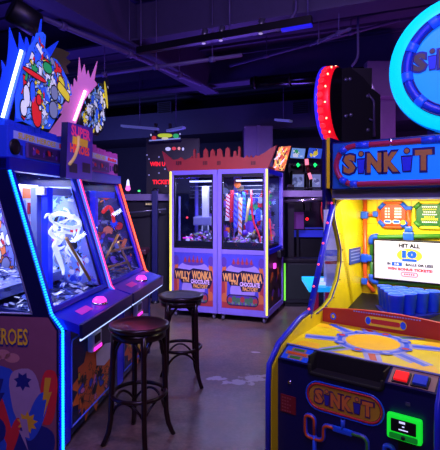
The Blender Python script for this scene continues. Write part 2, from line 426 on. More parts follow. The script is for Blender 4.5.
def pusher(fr, near, lab):
    e = thing('coin_pusher_cabinet', lab, 'arcade machine', fr, (0, 0, 0), 'comic coin pusher cabinets along the wall')
    PROF = [(0, 0), (0, .77), (.06, .86), (.34, 1.76), (.34, 1.82), (.9, 1.82), (.9, 0)]
    SIDE = M('maroon_side_print', (136, 82, 108), .5)
    # side panels
    mb = MB()
    if near:
        def pr(pts): mb.poly_prism([(0, y, z) for y, z in pts], (.04, 0, 0), NAVY)
        pr([(0, .0), (0, .77), (.06, .86), (.9, .86), (.9, 0)])
        pr([(.06, .86), (.34, 1.76), (.445, 1.76), (.165, .86)])
        pr([(.34, 1.76), (.34, 1.82), (.9, 1.82), (.9, 1.76)])
        pr([(.85, .86), (.85, 1.76), (.9, 1.76), (.9, .86)])
    else:
        mb.poly_prism([(0, y, z) for y, z in PROF], (.04, 0, 0), NAVY)
    sp = mb.build('side_panel', e)
    if near:
        mb = MB(); mb.poly_prism([(.016, y, z) for y, z in ((.165, .86), (.445, 1.76), (.85, 1.76), (.85, .86))], (.006, 0, 0), GLASS); mb.build('window_pane', sp)
        mb = MB(); mb.tube(arc_path([(-.004, .17, .866), (-.004, .445, 1.75), (-.004, .84, 1.75), (-.004, .84, .866), (-.004, .17, .866)], .03), .006, M('pale_edge_trim', (150, 160, 205), .4), 6); mb.build('window_trim', sp)
        # printed side: maroon ground, lettering and a stand-in artwork of colour fields
        mb = MB(); mb.face([(-.0012, y, z) for y, z in ((.012, .02), (.012, .765), (.066, .845), (.88, .845), (.88, .02))], SIDE)
        def sq(y0, y1, z0, z1, m, l): mb.face([(-.0012 - l, y, z) for y, z in ((y0, z0), (y1, z0), (y1 - .01, z1), (y0 + .015, z1))], m)
        S_ = lambda k, c: M('dim_' + k, c, .5)
        o_, u_, v_ = (-.0014, .88, .03), (0, -1, 0), (0, 0, 1)
        blu, gry, red, gld, nvy, skn = S_('blue', (40, 84, 205)), S_('grey', (165, 140, 178)), S_('red', (215, 44, 60)), S_('gold', (222, 176, 46)), S_('deep_blue', (24, 36, 124)), S_('peach', (190, 130, 135))
        def blob(cy, cz, a, b, m, l, p=2.4, rot=0): mb.face([(-.0014 - l, cy + x * math.cos(rot) - z * math.sin(rot), cz + x * math.sin(rot) + z * math.cos(rot)) for x, z in oval(a, b, 20, p)], m)
        def bolt(cy, cz, w_, h_, m, l, sgn=1): mb.face([(-.0014 - l, cy - sgn * x * w_, cz + z * h_) for x, z in ((-.3, 1), (.5, 1), (.15, .25), (.6, .3), (-.5, -1), (-.1, -.1), (-.6, -.15))], m)
        def star(cy, cz, r, q, m, l): mb.face([(-.0014 - l, cy + r * (1 if i % 2 == 0 else .6) * math.cos(PI * i / q + .2), cz + r * (1 if i % 2 == 0 else .6) * math.sin(PI * i / q + .2)) for i in range(2 * q)], m)
        blob(.40, .27, .13, .27, blu, .0004, 3, .12); blob(.36, .22, .035, .2, red, .0008, 2.4, -.3); blob(.44, .14, .10, .09, nvy, .001, 2.2)
        blob(.21, .36, .10, .17, gry, .0012, 3, -.18); star(.23, .45, .06, 7, nvy, .0014); blob(.14, .24, .05, .16, blu, .0015, 2.2, .35)
        blob(.065, .36, .055, .17, red, .0011, 3, .1); bolt(.07, .36, .05, .12, gld, .002); star(.20, .20, .07, 9, gld, .002)
        blob(.17, .09, .15, .10, nvy, .0006, 2.6); bolt(.22, .12, .06, .10, gry, .0022, -1); blob(.29, .11, .03, .12, red, .0016, 2.4, .3); bolt(.39, .34, .07, .12, nvy, .0022)
        for k in range(5): blob(.30 + .06 * k, .59 + .02 * (k % 2), .05, .03, skn, .0003, 2)
        mb.text('SUPER HEROES', M('dim_yellow_letters', (245, 205, 45), .5), .102, (-.005, .195, .722), (0, -1, 0), (0, 0, 1), .0, .02, 'RIGHT', .50)
        mb.text('SUPER HEROES', nvy, .116, (-.004, .188, .717), (0, -1, 0), (0, 0, 1), .0, .05, 'RIGHT', .52)
        mb.build('side_artwork', e, recalc=False)
    mb = MB(); mb.poly_prism([(.96, y, z) for y, z in PROF], (.038, 0, 0), NAVY); mb.build('side_panel', e)
    # body
    mb = MB(); mb.box(.04, .96, .88, .9, 0, 1.82, BLACK); mb.build('back_panel', e)
    mb = MB(); mb.box(.04, .96, .03, .88, .10, .80, BLACK); mb.box(.04, .96, .06, .85, .0, .10, BLACK); mb.build('body', e)
    mb = MB(); mb.box(.02, .165, -.002, .03, .02, .74, M('pilaster_blue', (8, 16, 255), .3), .006); mb.build('pilaster', e)
    mb = MB(); mb.box(.14, .98, .0, .03, .05, .72, NAVY); fp = mb.build('front_panel', e)
    mb = MB()
    mb.tube(arc_path([(.17, -.004, .10), (.17, -.004, .66), (.94, -.004, .66), (.94, -.004, .10), (.17, -.004, .10)], .03), .006, M('pale_blue_trim', (90, 120, 230), .4), 6)
    pa = ip('org org org blu pur brn')
    c = Vector((.53, -.0008, .29)); rr = random.Random(5 + near); pts = []
    for k in range(26):
        r = (.33 if k % 2 == 0 else .24) * rr.uniform(.85, 1.1); t = 2 * PI * k / 26; pts.append(c + Vector((r * 1.15 * math.cos(t), 0, r * .78 * math.sin(t))))
    mb.face(pts, INK['org'])
    collage(mb, (.25, -.0012, .09), (1, 0, 0), (0, 0, 1), .58, .36, ip('org blu org blk org yel org brn pnk'), 44, 8 + near, .02, .06, None, .0004, INK['brn'])
    mb.face([(x, -.006, z) for x, z in ((.56, .45), (.57, .36), (.72, .31), (.90, .33), (.91, .43), (.74, .47))], M('white_print', (215, 210, 225), .4)); mb.build('front_artwork', e, recalc=False)
    # control shelf
    mb = MB(); mb.poly_prism([(0.03, y, z) for y, z in ((.07, .855), (.07, .80), (-.12, .74), (-.12, .785), (-.11, .80))], (.968, 0, 0), BLUE); mb.build('control_panel', e)
    mb = MB(); mb.box(.03, .998, -.138, -.118, .712, .80, NAVY, .005); mb.build('shelf_lip', e)
    mb = MB(); mb.box(.03, .99, -.13, -.122, .700, .711, led('lip', (170, 190, 255), 1.6)); mb.build('lip_light', e)
    PNK = M('pink_dome_glow', (255, 60, 200), .25, emit=1.6)
    mb = MB(); z = .822; mb.lathe([(.058, z), (.058, z + .012), (.05, z + .016)], CHROME, (.52, -.05, 0), n=20); bt = mb.build('push_button', e)
    mb = MB(); mb.lathe([(.05, z + .014), (.046, z + .034), (.03, z + .048), (0, z + .053)], PNK, (.52, -.05, 0), n=20); mb.build('dome', bt)
    mb = MB(); mb.face([(x, y, .80 + (y + .11) * .306 + .0025) for x, y in ((.2, -.06), (.38, -.06), (.40, .0), (.22, .0))], M('pink_print', (240, 70, 190), .4)); mb.build('shelf_marking', e, recalc=False)
    # card reader
    mb = MB(); mb.box(.42, .58, -.045, .0, .50, .63, WHITE, .012); cr = mb.build('card_reader', e)
    mb = MB(); mb.box(.445, .545, -.049, -.043, .555, .612, BLACK, .003); mb.build('screen', cr)
    mb = MB(); mb.box(.43, .57, -.05, -.04, .507, .53, M('magenta_glow', (255, 50, 220), .3, emit=1.8), .004); mb.build('light', cr)
    # slanted glass and its frame
    sl = Vector((0, .28, .90)).normalized()
    def S(x, t, off=0): return Vector((x, .075 + .28 * t + off * .95, .86 + .90 * t - off * .3))
    mb = MB(); mb.poly_prism([S(.06, .02), S(.94, .02), S(.94, .98), S(.06, .98)], (0, .006, 0), GLASS); mb.build('front_glass', e)
    mb = MB()
    for x0, x1 in ((.04, .09), (.91, .96)): mb.poly_prism([S(x0, 0, -.01), S(x1, 0, -.01), S(x1, 1, -.01), S(x0, 1, -.01)], (0, .02, 0), BLUE)
    mb.poly_prism([S(.04, 0, -.012), S(.96, 0, -.012), S(.96, .03, -.012), S(.04, .03, -.012)], (0, .02, 0), BLUE); mb.build('glass_frame', e)
    # header beam and marquee
    mb = MB(); mb.box(.0, .998, .315, .40, 1.745, 1.83, M('deep_blue_beam', (16, 22, 150), .35), .006); mb.build('header_beam', e)
    HM = M('header_blue', (26, 56, 205), .45, emit=.16) if near else M('header_magenta', (165, 62, 150), .45, emit=.14)
    mb = MB(); mb.box(.02, .98, .345, .60, 1.83, 2.03, HM, .004)
    rr = random.Random(3)
    for k in range(12):                              # city skyline along the top
        x = .03 + k * .079; h = rr.choice((.02, .035, .05, .03, .09 if not near and k > 9 else .03)); mb.box(x, x + .07, .345, .37, 2.03, 2.03 + h, HM)
    for k in range(14): mb.box(.16 + .06 * k, .19 + .06 * k, .343, .3455, 1.855 + .01 * (k % 3), 1.92, M('skyline_window', (30, 34, 110), .5))
    hd = mb.build('marquee', e)
    mb = MB(); mb.face([(x, .3415, z) for x, z in ((.08, 1.955), (.96, 1.955), (.96, 2.005), (.08, 2.005))], M('title_strip', (150, 160, 228) if near else (225, 160, 195), .4, emit=.14))
    mb.text('SUPER HEROES', M('title_yellow', (200, 175, 40), .4, emit=.12), .04, (.38, .339, 1.98), (1, 0, 0), (0, 0, 1), 0, .03, 'CENTER', .5)
    for k in range(4): mb.box(.69 + .06 * k, .735 + .06 * k, .337, .3405, 1.965, 1.998 - .008 * (k % 2), M('title_red', (220, 40, 45), .4, emit=.15))
    mb.build('title_strip', hd, recalc=False)
    for x in ((.09,) if near else (.9,)):
        mb = MB(); mb.lathe([(.0, .0), (.03, .004), (.045, -.004), (.05, -.01), (.05, .01)], BLACK, (x, .338, 1.90), 'y', 20); mb.build('speaker', hd)
    mb = MB(); mb.box(.22, .70, .325, .342, 1.845, 1.945, M('poster_frame', (95, 70, 130), .4), .003); pp = mb.build('poster', hd)
    mb = MB(); mb.face([(x, .3238, z) for x, z in ((.235, 1.853), (.685, 1.853), (.685, 1.937), (.235, 1.937))], M('poster_dark', (60, 40, 90), .4)); collage(mb, (.24, .3235, 1.855), (1, 0, 0), (0, 0, 1), .44, .08, ip('pur pnk blk gry red'), 16, 21, .012, .03); mb.build('print', pp, recalc=False)
    # topper: burst wing with light tube, artwork board
    if near:
        burst = [(-22, 128), (-40, 96), (-18, 92), (-34, 66), (-10, 72), (-20, 40), (-3, 68), (0, 84), (2, 70), (1, 60), (6, 68), (8, 50), (9, 27), (15, 44), (18, 52), (19, 32), (24, 46), (26, 40), (27, 48), (18, 80), (8, 118), (4, 130)]
        back = [(16, 122), (22, 60), (25, 50), (27, 37), (31, 50), (34, 36), (37, 46), (42, 19), (41, 42), (46, 50), (59, 41), (50, 58), (62, 80), (58, 118)]
        tb = ((23, 51), (4, 118)); bm_ = M('blue_burst_acrylic', (30, 75, 235), .35, emit=.32)
        art = [(18, 118), (17, 98), (20, 82), (23, 62), (30, 48), (36, 40), (38, 33), (43, 32), (46, 36), (45, 48), (50, 56), (57, 60), (61, 66), (70, 84), (72, 95), (64, 99), (62, 110), (56, 118), (50, 129), (36, 127), (26, 122)]
        pal = [LIT[k] for k in 'wht red blu lbl wht grn yel gry lbl blu wht wht'.split()]
    else:
        burst = [(46, 136), (62, 114), (57, 112), (66, 101), (63, 98), (70, 91), (71, 84), (73, 88), (74, 78), (77, 83), (79, 57), (81, 74), (84, 64), (86, 76), (88, 70), (90, 79), (97, 61), (94, 80), (97, 84), (90, 92), (84, 100), (76, 122), (72, 136)]
        back = None
        tb = ((86, 91), (75, 121)); bm_ = M('pink_burst_acrylic', (225, 130, 190), .35, emit=.3)
        art = [(80, 122), (84, 100), (88, 90), (93, 86), (98, 82), (103, 84), (108, 78), (110, 84), (105, 100), (106, 116), (103, 130), (98, 136), (88, 132)]
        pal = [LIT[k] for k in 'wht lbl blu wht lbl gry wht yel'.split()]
    fx = .035
    lean = .3; y0 = .36
    P3 = [fr.at(px, py, x=fx) for px, py in burst]
    mb = MB(); mb.poly_prism([(fx, p.y, p.z) for p in P3], (.012, 0, 0), bm_); bw = mb.build('burst_wing', e)
    p, q = fr.at(*tb[0], x=fx), fr.at(*tb[1], x=fx)
    mb = MB(); mb.tube([(fx - .016, p.y, p.z), (fx - .016, q.y, q.z)], .010, led('tube_cool' if near else 'tube_warm', (190, 215, 255) if near else (255, 205, 232), 5.0), 8); mb.build('light_tube', e)
    mb = MB(); mb.box(.006, .05, .61, .9, 1.83, 2.06, HM, .004); mb.build('wing_base', e)
    if back:
        K = [fr.at(px, py, y=.385) for px, py in back]; mb = MB(); mb.poly_prism([(q.x, .385, q.z) for q in K], (0, .012, 0), bm_); mb.build('burst_back', e)
    Q = [fr.at(px, py, y=.32) for px, py in art]
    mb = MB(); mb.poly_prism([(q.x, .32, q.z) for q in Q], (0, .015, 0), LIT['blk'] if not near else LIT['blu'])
    xs, zs = [q.x for q in Q], [q.z for q in Q]; x0, z0 = min(xs), min(zs)
    clip = [(q.x - x0, q.z - z0) for q in Q]
    collage(mb, (x0, .3195, z0), (1, 0, 0), (0, 0, 1), max(xs) - x0, max(zs) - z0, pal, 170 if near else 110, 11 if near else 4, .018, .06, clip, .0004, LIT['blk'], 'szzrrzb')
    if near:
        def blot(px, py, a, b, m, rot=0, l=.012, p_=2.2):
            c = fr.at(px, py, y=.32)
            for g, mm, dl in ((.010, LIT['blk'], 0), (0, m, .0006)): mb.face([(c.x + x * math.cos(rot) - z * math.sin(rot), .32 - l - dl, c.z + x * math.sin(rot) + z * math.cos(rot)) for x, z in oval(a + g, b + g, 16, p_)], mm)
        blot(33, 75, .15, .016, LIT['red'], -.05, .013); blot(35, 112, .06, .10, LIT['red'], .15); blot(37, 100, .03, .035, LIT['red'], 0, .014); blot(31, 92, .03, .07, LIT['blu'], 0); blot(25, 96, .035, .07, LIT['wht'], .1)
        blot(46, 68, .06, .035, LIT['grn'], 0, .0125); blot(62, 92, .10, .035, LIT['yel'], -.35, .014, 4); blot(60, 82, .05, .03, LIT['yel'], -.5, .013); blot(22, 108, .035, .05, LIT['wht']); blot(52, 110, .06, .06, LIT['gry'], .3, .0115); blot(38, 108, .014, .014, LIT['wht'], 0, .016); blot(53, 93, .05, .05, LIT['gry'], .3, .0115)
    else:
        c = fr.at(104, 95, y=.32); mb.face([(c.x + x * .95 - z * .3, .300, c.z + x * .3 + z * .95) for x, z in oval(.03, .13, 14)], LIT['yel'])
    mb.build('artwork_board', e, recalc=False)
    if near:   # dark olive tuft behind the board
        T = [fr.at(px, py, y=.40) for px, py in ((46, 52), (54, 47), (62, 49), (70, 53), (66, 58), (71, 62), (66, 66), (69, 74), (60, 72), (48, 66))]
        mb = MB(); mb.poly_prism([(q.x, .40, q.z) for q in T], (0, .015, 0), M('olive_board', (72, 66, 38), .5, emit=.1)); mb.build('olive_cutout', e)
    # ---- interior
    def IN(px, py, y):
        q = fr.at(px, py, y=y); q.x = min(max(q.x, .07), .91); return q
    nx = 0 if near else 42
    IW = M('interior_backdrop', (120, 130, 200), .5)
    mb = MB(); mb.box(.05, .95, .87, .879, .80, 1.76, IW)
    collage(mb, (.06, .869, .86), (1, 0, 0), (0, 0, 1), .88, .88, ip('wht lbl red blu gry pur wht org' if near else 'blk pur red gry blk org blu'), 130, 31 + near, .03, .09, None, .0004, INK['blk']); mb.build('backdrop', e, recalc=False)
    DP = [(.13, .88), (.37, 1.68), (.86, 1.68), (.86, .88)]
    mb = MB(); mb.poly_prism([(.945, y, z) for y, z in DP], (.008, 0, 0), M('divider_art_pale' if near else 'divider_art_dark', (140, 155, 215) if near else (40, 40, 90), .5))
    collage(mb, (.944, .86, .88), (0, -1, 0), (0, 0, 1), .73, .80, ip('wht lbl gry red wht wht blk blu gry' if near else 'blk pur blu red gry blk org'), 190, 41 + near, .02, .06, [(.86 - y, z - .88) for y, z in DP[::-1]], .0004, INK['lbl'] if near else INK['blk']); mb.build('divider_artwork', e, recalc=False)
    if near:       # white card with red print, upright posts and a white cross bar
        q0, q1 = IN(20, 184, .52), IN(38, 236, .52); mb = MB(); mb.box(q0.x, q1.x, .52, .53, q1.z, q0.z, WHITE)
        def cd(u0, u1, v0, v1, m): mb.face([(q0.x + (q1.x - q0.x) * u, .5185, q1.z + (q0.z - q1.z) * v) for u, v in ((u0, v0), (u1, v0), (u1, v1), (u0, v1))], m)
        cd(.12, .92, .74, .93, INK['org']); cd(.38, .85, .44, .66, INK['red']); cd(.5, .75, .47, .6, INK['blk']); cd(.2, .7, .1, .3, INK['pnk']); cd(.1, .3, .3, .7, INK['lbl']); mb.build('printed_card', e, recalc=False)
    for px0, px1, y, m in (((37, 44, .42, M('grey_blue_post', (110, 120, 160), .4)), (48, 53, .34, M('interior_post_blue', (24, 50, 240), .4, emit=.3))) if near else ((86, 92, .42, M('grey_blue_post', (110, 120, 160), .4)), (95, 98, .36, M('interior_post_blue', (24, 50, 240), .4, emit=.3)))):
        q0, q1 = IN(px0, 220, y), IN(px1, 220, y); mb = MB(); mb.box(q0.x, q1.x, y, y + .05, .9, 1.66, m, .004); mb.build('post', e)
    q0, q1 = (IN(46, 190, .34), IN(76, 195, .34)) if near else (IN(95, 190, .36), IN(116, 193, .36)); mb = MB(); mb.box(q0.x, q1.x, .35, .42, 1.60, 1.66, WHITE if near else M('blue_bar', (40, 80, 220), .4, emit=.3), .006); mb.build('cross_bar', e)
    # playfield with coin drift
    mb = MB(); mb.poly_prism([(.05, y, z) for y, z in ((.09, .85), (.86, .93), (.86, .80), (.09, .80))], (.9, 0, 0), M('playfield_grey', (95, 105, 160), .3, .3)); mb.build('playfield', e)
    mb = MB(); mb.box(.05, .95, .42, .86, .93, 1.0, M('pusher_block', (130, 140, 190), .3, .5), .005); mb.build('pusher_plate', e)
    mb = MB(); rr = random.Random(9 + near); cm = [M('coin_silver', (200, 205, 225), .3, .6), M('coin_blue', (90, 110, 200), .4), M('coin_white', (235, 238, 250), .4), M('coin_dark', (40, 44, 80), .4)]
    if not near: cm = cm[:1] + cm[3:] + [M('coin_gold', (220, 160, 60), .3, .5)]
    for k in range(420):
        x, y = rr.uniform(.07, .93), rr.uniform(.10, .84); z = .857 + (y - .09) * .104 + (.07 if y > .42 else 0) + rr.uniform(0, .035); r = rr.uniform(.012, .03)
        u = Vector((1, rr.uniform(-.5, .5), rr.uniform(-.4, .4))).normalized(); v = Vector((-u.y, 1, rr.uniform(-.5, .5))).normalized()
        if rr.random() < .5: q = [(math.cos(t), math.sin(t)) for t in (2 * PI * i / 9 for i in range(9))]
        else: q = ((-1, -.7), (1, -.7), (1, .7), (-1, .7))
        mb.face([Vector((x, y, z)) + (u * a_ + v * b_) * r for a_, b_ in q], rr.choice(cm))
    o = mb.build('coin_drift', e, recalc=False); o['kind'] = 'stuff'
    if near:   # looping white ornament lit inside the case
        WG = M('white_ornament_glow', (235, 240, 255), .4, emit=1.1)
        mb = MB()
        for pth, r in (([(58, 226), (53, 220), (52, 216), (58, 213), (66, 215), (72, 218), (76, 217), (80, 221), (78, 226), (71, 228), (64, 226), (58, 223)], .018), ([(62, 228), (66, 236), (60, 243), (55, 241), (52, 246), (58, 254), (63, 262), (64, 270), (61, 274)], .02),
                       ([(66, 238), (71, 246), (76, 254), (79, 262), (81, 271), (84, 274)], .018), ([(79, 226), (80, 235), (76, 241), (70, 238)], .011), ([(53, 226), (52, 232), (56, 238), (61, 240)], .015), ([(82, 228), (84, 232), (82, 236)], .008), ([(60, 222), (66, 222), (70, 219)], .012), ([(56, 229), (60, 233), (66, 232), (72, 234)], .014), ([(70, 242), (68, 250), (72, 256)], .012), ([(57, 247), (62, 249), (66, 246)], .012), ([(74, 229), (77, 232), (75, 236)], .010), ([(56, 216), (50, 214), (46, 218)], .01)):
            P = [IN(px, py, .27) for px, py in pth]; P = arc_path([(q.x, .27 + .02 * math.sin(i * 1.3), q.z) for i, q in enumerate(P)], .02); mb.tube(P, [r * (1 - .5 * abs(2 * i / (len(P) - 1) - 1) ** 3) for i in range(len(P))], WG, 8)
        mb.build('white_ornament', e)
    GLD = M('gold_rod', (215, 165, 70), .3, .6, emit=.08)
    for k, (pa_, pb_) in enumerate((((66, 238), (90, 280)),) if near else (((104, 262), (118, 235)), ((118, 242), (138, 268)), ((108, 252), (132, 247)), ((106, 268), (128, 262)))):
        p, q = IN(*pa_, .22), IN(*pb_, .17); mb = MB(); mb.tube([p, q], .012, GLD, 8); mb.build('rod', e)
    if not near:
        P = [IN(px, py, .3) for px, py in ((103, 212), (109, 206), (112, 210), (114, 222))]; mb = MB(); mb.tube(arc_path(P, .04), .018, M('red_hook_glow', (255, 50, 40), .4, emit=.8), 8); mb.build('red_hook', e)
        mb = MB(); rr = random.Random(2)
        for k in range(26):
            px, py = rr.uniform(108, 138), rr.uniform(235, 272); q = fr.at(px, py, y=.33 + .2 * rr.random())
            if .06 < q.x < .92 and q.z > .9: mb.lathe([(0, -.006), (.007, 0), (0, .006)], M('amber_bulb_glow', (255, 200, 120), .4, emit=1.6), tuple(q), n=6)
        mb.build('bulb_scatter', e)
    area_lamp('case_lamp', (.5, .60, 1.74), (0, 0, 0), (.8, .3), 24 if near else 7, (232, 234, 255), e)
    area_lamp('header_lamp', (.45, -.25, 2.0), (math.radians(75), 0, 0), (.7, .05), 1.1, (110, 130, 255), e) if False else None
    # light strips
    mb = MB(); L_ = [(.012, .33, 1.765), (.012, .05, .865), (.012, -.022, .77)] + ([(.012, -.024, .03)] if near else [])
    if near: beads(mb, L_, .0085, LED_BLUE)
    else: mb.tube(L_, .009, LED_PINK, 8)
    mb.build('led_strip', e)
    mb = MB(); mb.tube([(.985, .33, 1.765), (.985, .05, .865), (.985, -.01, .80)], .009, led('blue_tube', (30, 80, 255), 3.0) if near else LED_ORG, 8); mb.build('led_strip', e)
    return e
cab1 = pusher(C1, True, 'nearer comic coin pusher with blue burst topper and window in its side')
cab2 = pusher(C2, False, 'farther comic coin pusher with pink burst topper and orange corner light')

# the upright purple bonus sign between the two toppers
e = thing('bonus_sign', 'purple upright SUPER HEROES sign between the blue and pink toppers', 'sign', C1, (.93, .22, 1.83))
mb = MB(); pts = [C1.at(px, py, y=.22) for px, py in ((66, 178), (68, 122), (93, 128), (92, 180))]
PS = M('sign_purple', (78, 48, 170), .4, emit=.16); loc = Vector((.93, .22, 1.83))
mb.poly_prism([(p.x - loc.x, 0, p.z - loc.z) for p in pts], (0, .05, 0), PS, NAVY); mb.build('panel', e)
def sg(px, py, off=-.002): q = C1.at(px, py, y=.22) - loc; return (q.x, off, q.z)
w_ = sg(90, 140)[0] - sg(71, 136)[0]
mb = MB(); mb.text('SUPER', M('sign_pink_letters', (235, 60, 130), .4, emit=.35), .085, sg(81, 133), (1, 0, 0), (0, 0, 1), 0, .04, 'CENTER', w_)
mb.build('pink_lettering', e, recalc=False); mb = MB()
mb.text('HEROES', M('sign_red_letters', (240, 70, 50), .4, emit=.35), .07, sg(80, 150), (1, 0, 0), (0, 0, 1), 0, .04, 'CENTER', w_)
mb.build('red_lettering', e, recalc=False); mb = MB()
p = sg(80, 142); mb.face([(p[0] + x, p[1], p[2] + z) for x, z in ((-.14, -.03), (.14, -.03), (.15, .03), (-.13, .03))], M('sign_yellow_plate', (225, 175, 50), .4, emit=.25)); mb.build('sign_plate', e, recalc=False); mb = MB()
for x0, x1 in ((68, 77), (81, 90)):
    a_, b_ = sg(x0 + 1, 172, -.003), sg(x1, 164, -.003); mb.face([(a_[0], -.003, a_[2]), (b_[0], -.003, a_[2]), (b_[0], -.003, b_[2]), (a_[0], -.003, b_[2])], M('sign_dark_panel', (34, 22, 60), .4))
mb.build('sign_print', e, recalc=False)
mb = MB(); mb.tube(arc_path([sg(76, 136, -.02), sg(76, 146, -.02), sg(72, 158, -.02), sg(67, 164, -.02)], .05), .012, M('gold_swoosh', (225, 190, 110), .35, emit=.25), 8); mb.build('gold_swoosh', e)

# ================================================================== BAR STOOLS
def bar_stool():
    e = thing('bar_stool', '', 'stool', group='bentwood bar stools')
    mb = MB(); mb.lathe([(0, .748), (.12, .750), (.165, .756), (.185, .762), (.196, .757), (.198, .742), (.190, .728), (.172, .722), (0, .722)], WALNUT, n=36); mb.build('seat', e)
    mb = MB(); mb.lathe([(.16, .724), (.178, .724), (.172, .675), (.156, .675), (.16, .724)], WALNUT, n=32); mb.build('apron', e)
    ang = [PI / 4 + k * PI / 2 for k in range(4)]
    def leg_r(z): return .162 + (.70 - z) * .035 + (.045 * max(0, (.16 - z) / .16) ** 2)
    for a_ in ang:
        d_ = Vector((math.cos(a_), math.sin(a_), 0)); mb = MB()
        zs = [.725, .6, .45, .3, .16, .08, .03, 0]
        mb.tube([d_ * leg_r(z) + Vector((0, 0, z)) for z in zs], [.017, .018, .018, .018, .017, .0165, .0165, .016], WALNUT, 10); mb.build('leg', e)
    for k, a_ in enumerate(ang):        # bent braces under the seat, each an arch between two legs
        a2 = ang[(k + 1) % 4] + (2 * PI if k == 3 else 0); P = []
        for i in range(13):
            t = i / 12; aa = a_ + (a2 - a_) * t; h = math.sin(PI * t) ** .6; z = .545 + .145 * h; r = (leg_r(z) - .012) * (1 - .28 * h * (1 - abs(2 * t - 1) ** 2) * .6)
            if i in (0, 12): r = leg_r(.545) - .012
            P.append((r * math.cos(aa), r * math.sin(aa), z))
        mb = MB(); mb.tube(P, .010, WALNUT, 8); mb.build('seat_brace', e)
    mb = MB(); mb.tube([((leg_r(.31) - .004) * math.cos(t), (leg_r(.31) - .004) * math.sin(t), .31) for t in (2 * PI * i / 40 for i in range(40))], .0135, WALNUT, 10, closed=True); mb.build('foot_ring', e)
    for k, a_ in enumerate(ang):        # lower arches under the ring
        a2 = ang[(k + 1) % 4] + (2 * PI if k == 3 else 0); P = []
        for i in range(13):
            t = i / 12; aa = a_ + (a2 - a_) * t; h = math.sin(PI * t) ** .7; z = .19 + .10 * h; r = (leg_r(z) - .012) * (1 - .12 * h)
            P.append((r * math.cos(aa), r * math.sin(aa), z))
        mb = MB(); mb.tube(P, .009, WALNUT, 8); mb.build('ring_brace', e)
    return e
st1 = bar_stool(); st1['label'] = 'nearer dark wooden bar stool, reddish glow on its round seat'
st2 = copy_thing(st1, 'farther dark wooden bar stool before the wrapped candy cabinets')
st1.location = (-.528, 3.0, 0); st1.rotation_euler.z = math.radians(-25)
st2.location = (-.337, 3.97, 0); st2.rotation_euler.z = math.radians(9)

